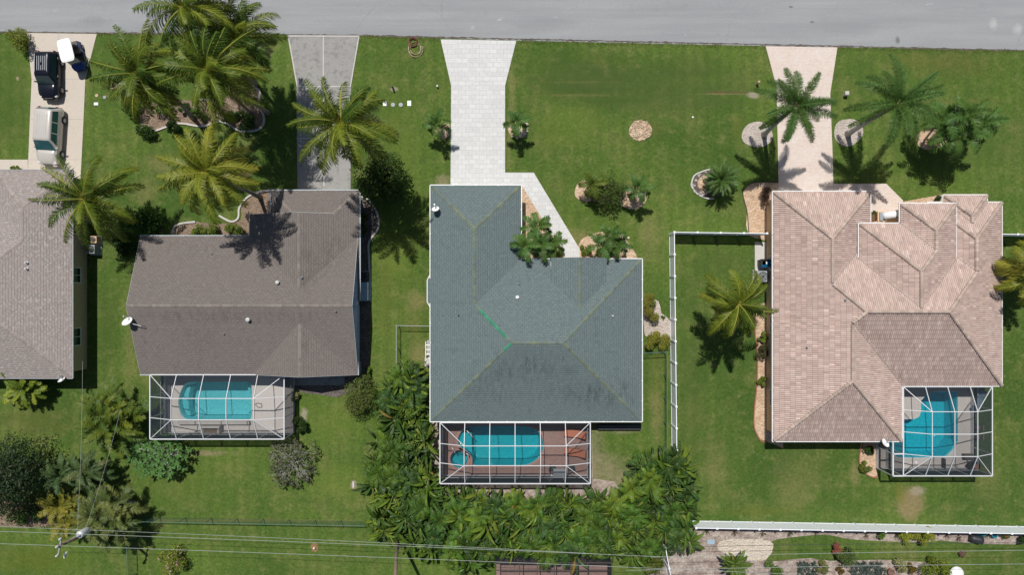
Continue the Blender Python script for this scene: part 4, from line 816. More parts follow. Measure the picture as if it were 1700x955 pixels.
# ------------------------------------------------------------------ pool cages
def bar_part(name, root, p, q, wd=.07, ht=.10, mat='alu'):
    m = MB(); m.bar(p, q, wd, ht); return m.build(name, M[mat], root)
def screen_part(name, root, quads):
    m = MB()
    for f in quads: m.face(f)
    return m.build(name, M['screen'], root)
def cage(label, X0, Y0, X1, Y1, xs, ins, z1=2.62, z2=3.52, my=.5, left_from=None, posts_top=False, lowleft=None, rwall=True):
    """mansard screen cage over ground pixels; xs are the cross frames, ins the inset of the flat panel"""
    root = thing('pool_cage', label, 'pool cage', tuple(T((X0+X1)/2, (Y0+Y1)/2)))
    O = lambda x, y, z=z1: T(x, y, z); xi0, xi1, yi0, yi1 = X0+ins[0], X1-ins[1], Y0+ins[2], Y1-ins[3]; ym = yi0+(yi1-yi0)*my
    mat = 'alu'
    for a, b in ((O(X0, Y0), O(X1, Y0)), (O(X1, Y0), O(X1, Y1)), (O(X0, Y1), O(X1, Y1)), (O(X0, Y0), O(X0, Y1))): bar_part('eave_beam', root, a, b, .08, .12)
    I = lambda x, y: T(x, y, z2)
    for y in (yi0, yi1): bar_part('purlin', root, I(xi0, y), I(xi1, y), .055, .08)
    if my < 1: bar_part('purlin', root, I(xi0, ym), I(xi1, ym), .06, .08)
    for x in xs:
        bar_part('roof_beam', root, I(x, yi0), I(x, yi1), .055, .10); bar_part('rafter', root, O(x, Y0), I(x, yi0), .05, .09); bar_part('rafter', root, O(x, Y1), I(x, yi1), .05, .09)
    for x in (xi0, xi1):
        if min(abs(x-q) for q in xs) > 2: bar_part('roof_beam', root, I(x, yi0), I(x, yi1), .055, .10)
    for (xo, xi) in ((X0, xi0), (X1, xi1)):
        for (yo, yi) in ((Y0, yi0), (Y1, yi1)): bar_part('hip_rafter', root, O(xo, yo), I(xi, yi), .045, .07)
        rows = (yi0, yi1) if my >= 1 else (yi0, ym, yi1)
        for y in (yi0, yi1) if abs(my-.5) > .45 else rows: bar_part('rafter', root, O(xo, y), I(xi, y), .05, .08)
    pst = [(x, Y1) for x in xs]+[(X0, Y1), (X1, Y1)]+[(X0, y) for y in (yi0, yi1)]+[(X1, y) for y in (yi0, yi1)]+[(X0, Y0), (X1, Y0)]
    for x, y in pst: bar_part('post', root, T(x, y, 0.02), T(x, y, z1-.06), .06, .06)
    for a, b in (((X0, Y1), (X1, Y1)), ((X1, Y0), (X1, Y1)), ((X0, Y0), (X0, Y1))):
        bar_part('kick_plate', root, T(*a, .22), T(*b, .22), .035, .40); bar_part('chair_rail', root, T(*a, .95), T(*b, .95), .05, .05)
    # corner braces of the near wall
    for i in range(len(xs)-1): bar_part('brace', root, T(xs[i]+10, Y1, .35) if 0 else T((xs[i]+xs[i+1])/2, Y1-1, .06), T(xs[i], Y1-.2, 1.6), .03, .03, 'greymetal') if i % 2 == 0 else None
    e = .012
    screen_part('roof_screen', root, [[I(xi0, yi0), I(xi0, yi1), I(xi1, yi1), I(xi1, yi0)], [O(X0, Y0), I(xi0, yi0), I(xi1, yi0), O(X1, Y0)], [O(X0, Y1), O(X1, Y1), I(xi1, yi1), I(xi0, yi1)], [O(X0, Y0), O(X0, Y1), I(xi0, yi1), I(xi0, yi0)], [O(X1, Y0), I(xi1, yi0), I(xi1, yi1), O(X1, Y1)]])
    W = lambda a, b: [T(*a, .4), T(*b, .4), T(*b, z1-.07), T(*a, z1-.07)]
    for a, b in (((X0, Y1), (X1, Y1)), ((X1, Y0), (X1, Y1)), ((X0, Y0), (X0, Y1))): screen_part('wall_screen', root, [W(a, b)])
    return root
cB = cage('white framed screen cage over the pool of the brown roofed house', -573.6, 138.5, -361, 240.6, [-531.5, -488.5, -445.7, -402.9], (42, 42, 34.8, 34), my=1.0)
cC = cage('white framed screen cage over the freeform pool and brick deck', -114.1, 214.4, 124, 311.3, [-74.7, -35, 4.8, 44.6, 84.4], (39.4, 39.6, 33, 33), my=1.0)
cD = cage('white framed screen cage over the bright blue pool of the tiled house', 620, 157.4, 760.9, 299, [655, 690.2, 725.9], (35, 35, 36.6, 35), my=.5)
for a, b in ((T(603.6, 246, 2.62), T(603.6, 299, 2.62)), (T(603.6, 299, 2.62), T(620, 299, 2.62)), (T(603.6, 264, 2.62), T(620, 264, 2.62))): bar_part('eave_beam', cD, a, b, .10, .13)
for p in ((603.6, 299), (603.6, 264)): bar_part('post', cD, T(*p, .02), T(*p, 2.56), .06, .06)
bar_part('kick_plate', cD, T(603.6, 246, .22), T(603.6, 299, .22), .035, .4); bar_part('kick_plate', cD, T(603.6, 299, .22), T(620, 299, .22), .035, .4)
screen_part('wall_screen', cD, [[T(603.6, 246, .4), T(603.6, 299, .4), T(603.6, 299, 2.55), T(603.6, 246, 2.55)]]); screen_part('roof_screen', cD, [[T(603.6, 246, 2.62), T(603.6, 299, 2.62), T(620, 299, 2.62), T(620, 246, 2.62)]])
# neighbour's dark cage at the bottom edge
cE = thing('pool_cage', 'dark bronze screen cage of the house behind, cut by the lower edge', 'pool cage', tuple(T(60, 500)))
E0, E1 = T(-26, 437, 2.6), T(158, 437, 2.6)
for x in (-26, 12, 40, 67, 95, 120, 158): bar_part('roof_beam', cE, T(x, 437, 2.6), T(x, 520, 2.75), .07, .09, 'bronze'); bar_part('post', cE, T(x, 437, .02), T(x, 437, 2.55), .06, .06, 'bronze')
bar_part('eave_beam', cE, E0, E1, .09, .12, 'bronze')
for y in (449, 480): bar_part('purlin', cE, T(-26, y, 2.62), T(158, y, 2.62), .05, .07, 'bronze')
screen_part('roof_screen', cE, [[T(-26, 437, 2.6), T(158, 437, 2.6), T(158, 520, 2.75), T(-26, 520, 2.75)]]); screen_part('wall_screen', cE, [[T(-26, 437, .1), T(158, 437, .1), T(158, 437, 2.55), T(-26, 437, 2.55)]]); screen_part('wall_screen', cE, [[T(158, 437, .1), T(158, 520, .1), T(158, 520, 2.7), T(158, 437, 2.55)]])
poly_sheet('pool_deck', [[tuple(T(x, y))[:2] for x, y in ((-26, 437), (158, 437), (158, 560), (-26, 560))]], 0.03, M['deck_brick'], 'structure', 'brick paved deck under the dark cage at the lower edge', 'pool deck')
# ------------------------------------------------------------------ fences
def vinyl_fence(label, a, b, ht=1.83, sp=1.83, gap=.022, pick=.145, solid=False, parts=True):
    A, B = T(*a), T(*b); L = (B-A).length; n = max(1, round(L/sp)); d = (B-A).normalized(); ang = math.atan2(d.y, d.x); nrm = Vector((-d.y, d.x, 0))
    root = thing('vinyl_fence', label, 'fence', tuple(A)); st = L/n; post = panel = None
    for i in range(n+1):
        p = A+d*st*i
        if post is None:
            m = MB(); m.box((p.x, p.y, ht/2+.02), (.127, .127, ht+.05), ang); m.box((p.x, p.y, ht+.055), (.17, .17, .03), ang); m.box((p.x, p.y, ht+.09), (.15, .15, .045), ang, top=.25); post = m.build('post', M['vinyl'], root)
        else: c = post.copy(); COL.objects.link(c); c.parent = root; c.location = p-A
    for i in range(n):
        p = A+d*(st*i)
        if panel is None:
            m = MB(); q0, q1 = p+d*.07, p+d*(st-.07)
            for z in (.12, ht-.06): m.bar(q0+Vector((0, 0, z)), q1+Vector((0, 0, z)), .06, .14)
            w_ = st-.14; k = int(w_/(pick+gap)); e = w_/k
            for j in range(k):
                c = q0+d*(e*(j+.5)); m.box((c.x, c.y, ht/2+.02), (e-gap, .024, ht-.22), ang)
            panel = m.build('panel', M['vinyl'], root)
        else: c = panel.copy(); COL.objects.link(c); c.parent = root; c.location = p-A
    return root
vinyl_fence('white vinyl picket fence running across between the lawn and the tiled house bins', (261, -89), (410, -87))
vinyl_fence('long white vinyl picket fence running down beside the green roofed house', (261, -88), (265, 262), gap=.010)
vinyl_fence('white vinyl picket fence at the right side of the tiled house', (782, -86), (905, -84))
vinyl_fence('long white vinyl privacy fence across the lower right', (296, 387.5), (905, 398), gap=.006)
vinyl_fence('short white vinyl fence end standing beside the banana plants', (247, 420), (259, 486), gap=.006)
def chain_fence(label, pts, ht=1.25, sp=2.4, mat='greenmetal'):
    P = [T(*p) for p in pts]; root = thing('chain_link_fence', label, 'fence', tuple(P[0]))
    for a, b in zip(P, P[1:]):
        L = (b-a).length; n = max(1, round(L/sp)); up = Vector((0, 0, ht))
        for i in range(n+1 if b == P[-1] else n):
            p = a.lerp(b, i/n); m = MB(); m.tube([p, p+Vector((0, 0, ht+.04))], .035, 6); m.build('post', M[mat], root)
        m = MB(); m.tube([a+up, b+up], .03, 6); m.build('top_rail', M[mat], root)
        m = MB(); m.face([a+Vector((0, 0, .05)), b+Vector((0, 0, .05)), b+up, a+up]); m.build('mesh', M['chain'], root)
    return root
chain_fence('green chain link fence along the lower lawn edge', [(-628, 381), (-240, 388)], 1.25)
chain_fence('green chain link fence running off the lower left edge', [(-640, 372), (-628, 381), (-624, 475), (-622, 520)], 1.25)
chain_fence('grey chain link fence with gate left of the green roofed house', [(-188, 140), (-188, 62), (-130, 63)], 1.25, 2.2, 'galv')
chain_fence('green chain link fence right of the green roofed house', [(210, 107), (252, 105), (252, 262)], 1.3, 2.2)
# ------------------------------------------------------------------ vehicles
def veh_loft(m, st, col=None, mi=0, r=.0):
    """st: (x, half width, z low, z belt, z top, half width at top)"""
    rings = []
    for (x, hw, zl, zb, zt, ht) in st:
        zm = zl+(zb-zl)*.45
        half = [(hw*.88, zl), (hw*.985, zl+.10), (hw, zm), (hw*.985, zb-.04), (hw*.95, zb)]
        if zt-zb > .08: half += [(ht+(hw*.95-ht)*.08, zt-.10), (ht*.94, zt-.025), (ht*.72, zt), (0, zt+.02)]
        else: half += [(hw*.92, zb+(zt-zb)*.4), (hw*.86, zb+(zt-zb)*.7), (hw*.62, zt), (0, zt+.015)]
        rings.append([(x, y, z) for y, z in half]+[(x, -y, z) for y, z in reversed(half[:-1])])
    n = len(rings[0]); vs = [p for r_ in rings for p in r_]; fs = []
    for i in range(len(rings)-1):
        for k in range(n-1): fs.append((i*n+k, i*n+k+1, (i+1)*n+k+1, (i+1)*n+k))
        fs.append((i*n+n-1, i*n, (i+1)*n, (i+1)*n+n-1))
    fs.append(tuple(range(n))); fs.append(tuple(reversed(range((len(rings)-1)*n, len(rings)*n)))); m.mesh(vs, fs, col, mi)
def wheel(root, x, y, r=.34, w_=.2, rim='chrome'):
    sg = 1 if y > 0 else -1; mt = Matrix.Translation((x, y, r)) @ Matrix.Rotation(-sg*math.pi/2, 4, 'X')
    m = MB(); m.lathe([(r*.62, -w_/2), (r*.9, -w_/2), (r, -w_*.3), (r, w_*.3), (r*.9, w_/2), (r*.62, w_/2)], n=22, mat=mt); tt = m.build('tyre', M['rubber'], root, local=True, smooth=True)
    m = MB(); m.lathe([(r*.64, w_*.5), (r*.58, w_*.30), (r*.52, w_*.30)], n=22, mat=mt)
    for k in range(5):
        a = 2*math.pi*k/5; m.box((r*.3*math.cos(a), r*.3*math.sin(a), w_*.36), (r*.5, r*.16, .03), a, mat=mt)
    m.lathe([(r*.16, w_*.30), (r*.16, w_*.42), (0.001, w_*.44)], n=10, mat=mt); m.lathe([(0.001, w_*.1), (r*.6, w_*.1)], n=16, mat=mt)
    m.build('rim', M[rim], tt, local=True)
def quadp(name, root, pts, mat): m = MB(); m.face(pts); return m.build(name, M[mat], root, local=True)
def strip(name, root, rows, mat, n=Vector((0, 0, 0))):
    m = MB()
    for r0, r1 in zip(rows, rows[1:]):
        for i in range(len(r0)-1): m.face([Vector(r0[i])+n, Vector(r0[i+1])+n, Vector(r1[i+1])+n, Vector(r1[i])+n])
    return m.build(name, M[mat], root, local=True, smooth=True)
def make_car(label, loc, ang, paint, hood_st, cab, side_div, rails=True, Lh=2.05, hw=.85, zt=1.7, zb=.98, wb=(-1.2, 1.2), wr=.34, htop=.62, glassm='carglass', name='parked_car', cat='car'):
    root = thing(name, label, cat, loc, ang)
    m = MB(); x_wb, x_wt, x_rt, x_rb = cab     # windscreen base / top, rear glass top / base
    st = [(-Lh, hw*.90, .42, zb-.16, zb-.14, hw*.7), (-Lh+.06, hw*.95, .3, zb-.05, zb-.03, hw*.7), (x_rb-.02, hw*.98, .28, zb, zb+.02, hw*.8), (x_rt, hw, .28, zb, zt-.03, htop*.97), (x_rt+.25, hw, .28, zb, zt, htop), ((x_rt+x_wt)/2, hw, .28, zb, zt+.01, htop), (x_wt-.2, hw, .28, zb, zt, htop), (x_wt, hw, .28, zb, zt-.04, htop*.96), (x_wb-.03, hw, .28, zb, zb+.02, hw*.8)]
    st += hood_st; veh_loft(m, st); m.build('body', M[paint], root, local=True, smooth=True)
    e = .012; n5 = [-1, -.5, 0, .5, 1]
    hb, ht = hw*.90, htop*.90
    strip('windscreen', root, [[(x_wt+.02, k*ht, zt-.055+(.022 if k == 0 else .012 if abs(k) < .9 else -.01)) for k in n5], [(x_wb-.06, k*hb, zb+.045+(.015 if abs(k) < .9 else 0)) for k in n5]], glassm, Vector((.022, 0, .018)))
    strip('rear_window', root, [[(x_rt-.01, k*ht, zt-.05+(.012 if abs(k) < .9 else -.02)) for k in n5], [(x_rb-.01, k*hb, zb+.10) for k in n5]], glassm, Vector((-.025, 0, .018)))
    for sg in (1, -1):
        cuts = [x_rt+.10]+side_div+[x_wt-.05]
        for i in range(len(cuts)-1):
            a, b = cuts[i]+.035, cuts[i+1]-.035; lo, hi = zb+.05, zt-.15; off = .02
            def Y(z): f = (z-zb)/(zt-.10-zb); return sg*((hw*.95)*(1-f)+(htop+(hw*.95-htop)*.08)*f+off)
            b2 = b+(x_wb-x_wt)*.55 if i == len(cuts)-2 else b; a2 = a-(x_rt-x_rb)*.5 if i == 0 else a
            m = MB(); q = [(a2, Y(lo), lo), (b2, Y(lo), lo), (b, Y(hi), hi), (a, Y(hi), hi)]; m.face(q if sg < 0 else q[::-1]); m.build('side_window', M[glassm], root, local=True)
        for x in (x_rb+.3, side_div[-1] if side_div else 0):
            m = MB(); m.box((x+.2, sg*(hw*.985+.012), zb-.14), (.16, .03, .035)); m.build('door_handle', M['chrome'], root, local=True)
        m = MB(); m.box((x_wb-.24, sg*(hw+.08), zb+.09), (.10, .20, .15), top=.8); m.bar((x_wb-.24, sg*(hw*.80), zb+.05), (x_wb-.24, sg*(hw+.02), zb+.07), .06, .05); m.build('wing_mirror', M[paint], root, local=True)
        hx = hood_st[-1][0]
        m = MB(); m.box((hx-.24, sg*hw*.70, zb-.24), (.22, .32, .15), sg*-.55); m.build('headlight', M['lamp'], root, local=True)
        m = MB(); m.box((-Lh+.02, sg*hw*.80, zb-.02), (.06, .14, .34)); m.build('tail_light', M['redlamp'], root, local=True)
        for x in wb: wheel(root, x, sg*(hw-.035), wr)
        if rails: m = MB(); m.tube([(x_rt+.15, sg*htop*.80, zt+.01), (x_rt+.2, sg*htop*.80, zt+.06), (x_wt-.35, sg*htop*.80, zt+.06), (x_wt-.3, sg*htop*.80, zt+.01)], .022, 6); m.build('roof_rail', M['chrome'], root, local=True)
    for k in (-.5, -.25, 0, .25, .5):
        m = MB(); m.box(((x_rt+x_wt)/2-.05, k*htop*1.05, zt+.018), ((x_wt-x_rt)*.62, .035, .02)); m.build('roof_rib', M['chrome' if paint == 'blackpaint' else paint], root, local=True)  # black car: pale rib colour stands in for white reflection lines on the roof
    hx = hood_st[-1][0]
    m = MB(); m.box((hx+.02, 0, .48), (.10, hw*1.5, .18)); m.build('bumper', M['darkmetal' if paint == 'blackpaint' else paint], root, local=True)
    m = MB(); m.box((hx-.01, 0, .72), (.06, hw*.8, .16)); m.build('grille', M['darkmetal'], root, local=True)
    m = MB(); m.box((-Lh-.03, 0, .5), (.12, hw*1.6, .2)); m.build('bumper', M['darkmetal' if paint == 'blackpaint' else paint], root, local=True)
    return root
suv = make_car('black compact utility car with roof ribs coloured pale as reflections on the tan driveway', tuple(T(-759, -348)), R(-90), 'blackpaint',
    [(.95, .85, .28, .97, 1.06, .7), (1.3, .845, .28, .94, 1.04, .7), (1.6, .82, .29, .89, 1.0, .67), (1.82, .76, .32, .81, .91, .6), (1.96, .66, .36, .71, .78, .5), (2.03, .55, .42, .60, .64, .42)], (.88, .28, -1.72, -1.98), [-.85, -.1], wb=(-1.22, 1.20), htop=.66)
van = make_car('beige minivan with teal tinted windscreen behind the black car', tuple(T(-758.5, -248)), R(-93.5), 'beigepaint',
    [(1.30, .94, .26, .98, 1.07, .75), (1.60, .935, .26, .95, 1.04, .74), (1.90, .91, .27, .90, 1.0, .72), (2.15, .85, .28, .83, .92, .66), (2.34, .75, .32, .74, .82, .56), (2.46, .62, .36, .64, .70, .45), (2.52, .48, .42, .55, .58, .35)], (1.30, .52, -2.15, -2.44), [-1.1, -.15], rails=False, Lh=2.52, hw=.95, zt=1.76, zb=1.0, wb=(-1.55, 1.48), wr=.34, htop=.74, glassm='tealglass')
# golf cart
gc = thing('golf_cart', 'blue golf cart with flat white roof beside the black car', 'golf cart', tuple(T(-716.5, -381)), math.atan2(-.97, .24))
m = MB(); veh_loft(m, [(.55, .52, .25, .55, .58, .4), (.75, .56, .22, .75, .80, .45), (1.0, .55, .24, .72, .78, .45), (1.2, .48, .28, .60, .66, .4), (1.28, .40, .34, .50, .52, .3)]); m.build('cowl', M['bluepaint'], gc, local=True, smooth=True)
m = MB(); m.box((-.75, 0, .48), (.95, 1.1, .42), top=.94); m.build('rear_body', M['bluepaint'], gc, local=True)
m = MB(); m.box((.15, 0, .28), (1.1, 1.05, .08)); m.build('floor', M['darkmetal'], gc, local=True)
m = MB(); m.box((-.35, 0, .76), (.55, 1.05, .16), top=.92); m.build('seat', M['seat'], gc, local=True)
m = MB(); m.box((-.64, 0, 1.02), (.14, 1.02, .4), top=.95); m.build('backrest', M['seat'], gc, local=True)
m = MB(); m.box((-1.0, 0, .74), (.4, 1.0, .12), top=.92); m.build('rear_seat', M['seat'], gc, local=True)
for sx, sy in ((.78, .5), (.78, -.5), (-.75, .5), (-.75, -.5)): m = MB(); m.tube([(sx, sy, .6), (sx*.72, sy*1.0, 1.86)], .022, 6); m.build('roof_post', M['darkmetal'], gc, local=True)
m = MB(); rr_ = []
for k in range(36):
    a = 2*math.pi*k/36; ca, sa = math.cos(a), math.sin(a); rr_.append((-.02+1.0*abs(ca)**.35*(1 if ca > 0 else -1), .60*abs(sa)**.35*(1 if sa > 0 else -1)))
m.prism(rr_, 1.86, 1.93); m.prism([(x*.9, y*.88) for x, y in rr_], 1.928, 1.955); m.build('roof', M['white'], gc, local=True)
m = MB(); m.tube([(.62, .25, .7), (.38, .25, 1.0)], .02, 6); m.lathe([(.15, 0), (.17, .015), (.19, 0), (.17, -.015), (.15, 0)], n=16, mat=Matrix.Translation((.38, .25, 1.0)) @ Matrix.Rotation(R(-35), 4, 'Y')); m.build('steering_wheel', M['darkmetal'], gc, local=True)
m = MB(); m.face([(.80, -.5, .85), (.80, .5, .85), (.62, .5, 1.55), (.62, -.5, 1.55)]); m.build('windscreen', M['tealglass'], gc, local=True)
for sg in (1, -1):
    m = MB(); m.box((1.19, sg*.3, .56), (.08, .14, .1)); m.build('headlight', M['lamp'], gc, local=True)
    for x in (-.80, .88): wheel(gc, x, sg*.50, .23, .18)
# ------------------------------------------------------------------ small things about the houses
def ac_unit(label, p, sx=.8, sy=.8, h=.8, fan=True, mat='greymetal', group=None):
    t = thing('air_conditioner', label, 'air conditioner', (p.x, p.y, 0), 0, group)
    m = MB(); m.box((p.x, p.y, .05), (sx+.2, sy+.2, .1)); m.build('pad', M['concrete'], t)
    m = MB(); m.box((p.x, p.y, h/2+.1), (sx, sy, h))
    for i in range(7): m.box((p.x, p.y, .2+i*h/7.5), (sx+.02, sy+.02, .03))
    m.build('casing', M[mat], t)
    if fan:
        m = MB(); r = min(sx, sy)*.42; z = h+.11
        m.lathe([(r, z), (r, z+.05), (r-.03, z+.05), (r-.03, z)], (p.x, p.y, 0), 24)
        for q in (.25, .5, .75): m.lathe([(r*q-.012, z+.03), (r*q, z+.045), (r*q+.012, z+.03)], (p.x, p.y, 0), 20)
        m.lathe([(.11, z), (.11, z+.07), (0.001, z+.09)], (p.x, p.y, 0), 12)
        for k in range(8): a = k*math.pi/4; m.bar((p.x, p.y, z+.03), (p.x+r*math.cos(a), p.y+r*math.sin(a), z+.03), .015, .02)
        m.build('fan_grille', M['darkmetal'], t)
    return t
ac_unit('light grey air conditioner at the wall under the palm of the far left house', G(151, 414, .8), .75, .75, .8)
ac_unit('small dark air conditioner next to the light grey one at the far left house', G(156, 398, .6), .6, .6, .65, mat='stucco_peach')
ac_unit('dark blue grey air conditioner at the side of the brown roofed house', G(602, 484, .9), .95, 1.55, .85, False, 'stucco_blue')
ac_unit('small black air conditioner above the blue grey one at the side wall', G(603, 458, .7), .8, .7, .7, True, 'darkmetal')
ac_unit('grey air conditioner with round fan below the bins of the tiled house', G(1266, 459, .9), .95, .95, .85)
eq = thing('pool_equipment', 'pale pump pipes and tank at the left wall of the green roofed house', 'pool pump', tuple(G(712, 590)))
q = G(710, 580); m = MB()
for dx, y0, y1 in ((-.1, .7, -.6), (.1, .8, -.5), (.28, .5, -.7)): m.tube([(q.x+dx, q.y+y0, .1), (q.x+dx, q.y+y0, .5), (q.x+dx, q.y+y1, .5), (q.x+dx, q.y+y1, .1)], .05, 6)
for yy in (-.4, 0, .4): m.tube([(q.x-.1, q.y+yy, .5), (q.x+.3, q.y+yy, .5)], .05, 6)
m.build('pipes', M['white'], eq); m = MB(); m.lathe([(.22, .05), (.25, .3), (.25, .7), (.12, .85), (.001, .9)], (q.x+.1, q.y-1.15, 0), 16); m.build('tank', M['concrete'], eq); m = MB(); m.box((q.x+.1, q.y-1.15, .04), (.7, .9, .06)); m.build('pad', M['concrete'], eq)
def dish(label, px, py, zc, r, mount, az, mat='white', tilt=50, oval=.86):
    c = G(px, py, zc); t = thing('satellite_dish', label, 'satellite dish', tuple(mount))
    mt = Matrix.Translation(c) @ Matrix.Rotation(R(az), 4, 'Z') @ Matrix.Rotation(R(tilt), 4, 'Y') @ Matrix.Diagonal((1, oval, 1, 1))
    m = MB(); m.lathe([(0.001, -.10), (r*.4, -.085), (r*.75, -.04), (r, .02), (r*1.02, .02), (r*.75, -.065), (r*.4, -.11), (0.001, -.125)], n=26, mat=mt); m.build('reflector', M[mat], t, smooth=True)
    f = mt @ Vector((0.15*r, 0, r*1.15)); e = mt @ Vector((r*.98, 0, 0)); m = MB(); m.tube([e, f], .022, 6); m.box(f, (.12, .14, .12)); m.build('feed_arm', M['galv'], t)
    b = mt @ Vector((0, 0, -.13)); m = MB(); m.tube([Vector(mount), Vector((mount[0], mount[1], b.z-.05)), b], .03, 8); m.build('mast', M['galv'], t)
def onroof(W, px, py):
    z = 3.0
    for _ in range(4): p = G(px, py, z); z = env(W, p.x, p.y)
    p.z = z; return p
dish('white satellite dish at the lower eave of the far left house', 102, 631, 2.95, .33, tuple(G(106, 624, 2.5)), 110, tilt=62)
dish('white satellite dish at the left gable of the brown roofed house', 211, 534, 4.7, .47, tuple(onroof(W_B, 240, 541)), 100, tilt=48)
dish('white satellite dish near the left eave of the green roofed house', 723, 347, 3.5, .36, tuple(onroof(W_C, 724, 350)), 100, tilt=50)
dish('white satellite dish at the lower corner of the tiled house', 1470, 736, 3.1, .40, tuple(G(1476, 731, 2.5)), 60, tilt=48)
def bin_(label, px, py, mat):
    p = G(px, py, 1.0); t = thing('wheeled_bin', label, 'bin', (p.x, p.y, 0), 0, 'wheeled bins by the tiled house')
    m = MB(); m.box((p.x, p.y, .5), (.62, .54, .92), top=1.12); m.build('body', M[mat], t)
    m = MB(); m.box((p.x, p.y, 1.0), (.76, .66, .07)); m.box((p.x-.05, p.y, 1.05), (.6, .5, .04), top=.8); m.build('lid', M[mat], t)
    m = MB(); m.tube([(p.x+.40, p.y-.25, .95), (p.x+.40, p.y+.25, .95)], .025, 6); m.build('handle', M['darkmetal'], t)
    for s_ in (-.24, .24):
        m = MB(); m.lathe([(.001, -.03), (.12, -.03), (.12, .03), (.001, .03)], n=12, mat=Matrix.Translation((p.x+.3, p.y+s_, .12)) @ Matrix.Rotation(R(90), 4, 'X')); m.build('wheel', M['rubber'], t)
    m = MB(); m.box((p.x+.08, p.y, 1.075), (.05, .2, .006)); m.build('sticker', M['white'], t)
bin_('bright blue wheeled bin at the wall of the tiled house', 1271, 437, 'bluebin')
bin_('black wheeled bin beside the bright blue one', 1270, 436.5, 'blackbin')
def lid(label, px, py, sx, sy, mat, rnd=False, h=.05, name='utility_cover', cat='utility cover'):
    p = G(px, py); m = MB()
    if rnd: m.lathe([(sx/2, 0), (sx/2, h), (sx/2*.9, h+.01), (sx/2*.3, h+.012), (.001, h+.02)], (p.x, p.y, 0), 18)
    else: m.box((p.x, p.y, h/2), (sx, sy, h)); m.box((p.x, p.y, h+.01), (sx*.86, sy*.86, .02))
    return tag(m.build(name, M[mat], None, (p.x, p.y, 0)), label, cat)
lid('white rectangular utility cover, the left one of two on the lawn by the grey driveway', 639, 171.5, .32, .46, 'white'); lid('white rectangular utility cover, the right one of two on the lawn', 679.5, 171.5, .33, .46, 'white')
lid('round grey utility cover next to the left white one', 652.5, 174, .38, .38, 'greymetal', True); lid('round grey utility cover next to the right white one', 665.5, 174, .38, .38, 'greymetal', True)
lid('cream oval utility cover on the grass by the tan driveway', 161, 158.5, .3, .5, 'tan', True); lid('small white box lid on the grass by the tan driveway', 160, 172.5, .38, .26, 'white'); lid('small round grey cover near the cream one', 174, 161.5, .3, .3, 'greymetal', True)
t = thing('meter_box', 'open tan meter box in the grass under the coconut palms', 'meter box', tuple(G(193, 141))); q = G(193, 141)
for dx, dy, sx, sy in ((-.33, 0, .08, .8), (.33, 0, .08, .8), (0, .36, .58, .08), (0, -.36, .58, .08)): m = MB(); m.box((q.x+dx, q.y+dy, .09), (sx, sy, .18)); m.build('rim', M['tan'], t)
m = MB(); m.box((q.x, q.y, .03), (.58, .62, .04)); m.build('floor', M['wood'], t)
def post_thing(name, label, px, py, h, wd, mat, cat='post'):
    p = G(px, py); m = MB(); m.box((p.x, p.y, h/2), (wd, wd, h)); m.box((p.x, p.y, h+.02), (wd*1.25, wd*1.25, .05), top=.6); return tag(m.build(name, M[mat], None, (p.x, p.y, 0)), label, cat)
post_thing('marker_post', 'short dark marker post on the lawn above the white covers', 653, 147, .7, .12, 'darkmetal'); post_thing('marker_post', 'tiny white stub beside the white driveway', 726.5, 144, .3, .12, 'white')
post_thing('marker_post', 'grey concrete marker post right of the pink driveway', 1402, 157, .5, .28, 'concrete'); post_thing('marker_post', 'tan wooden stub left of the pink driveway', 1256, 139, .6, .16, 'tan')
lid('white sprinkler cap alone on the wide lawn', 1150, 194.5, .16, .16, 'white', True, .06, 'sprinkler', 'sprinkler')
lid('white cleanout pipe in a ring of red soil by the lower lawn', 522, 910, .16, .34, 'white', True, .2, 'cleanout_pipe', 'pipe'); lid('pale stone slab lying in the lower lawn', 587, 805, .18, .55, 'concrete', False, .08, 'stone_slab', 'stone')
# loungers, tables, pots in the cages
def lounger(label, p, ang, cush, group, back=35):
    t = thing('sun_lounger', label, 'sun lounger', tuple(p), ang, group)
    m = MB()
    for y in (-.3, .3): m.bar((-.95, y, .30), (.35, y, .30), .05, .05)
    for x in (-.9, .3): m.bar((x, -.3, .30), (x, .3, .30), .05, .05)
    m.build('frame', M['darkmetal'], t, local=True)
    for x in (-.85, .25):
        for y in (-.3, .3): m = MB(); m.bar((x, y, 0), (x, y, .28), .05, .05); m.build('leg', M['darkmetal'], t, local=True)
    m = MB(); m.box((-.32, 0, .38), (1.28, .64, .11), top=.96); m.build('seat_cushion', M[cush], t, local=True)
    mt = Matrix.Translation((.33, 0, .36)) @ Matrix.Rotation(-R(back), 4, 'Y'); m = MB(); m.box((.36, 0, .05), (.72, .64, .11), top=.96, mat=mt); m.build('back_cushion', M[cush], t, local=True)
lounger('rust cushioned lounger nearer the house on the brick deck', zC(1430, 170), R(-6), 'orange', 'loungers on the brick deck'); lounger('rust cushioned lounger farther from the house on the brick deck', zC(1430, 352), R(-6), 'orange', 'loungers on the brick deck')
lounger('blue sling lounger at the right wall of the tiled house cage', zD(1000, 175), R(75), 'bluesling', 'chairs in the tiled house cage', 25)
def chair(label, p, ang, mat, group):
    t = thing('patio_chair', label, 'chair', tuple(p), ang, group)
    m = MB(); m.box((0, 0, .43), (.46, .46, .05)); m.build('seat', M[mat], t, local=True)
    m = MB(); m.box((-.23, 0, .72), (.05, .46, .5)); m.build('backrest', M[mat], t, local=True)
    for x in (-.2, .2):
        for y in (-.2, .2): m = MB(); m.bar((x, y, 0), (x, y, .41), .035, .035); m.build('leg', M['darkmetal'], t, local=True)
    for y in (-.24, .24): m = MB(); m.tube([(-.22, y, .65), (.2, y, .65), (.22, y, .44)], .018, 6); m.build('armrest', M['darkmetal'], t, local=True)
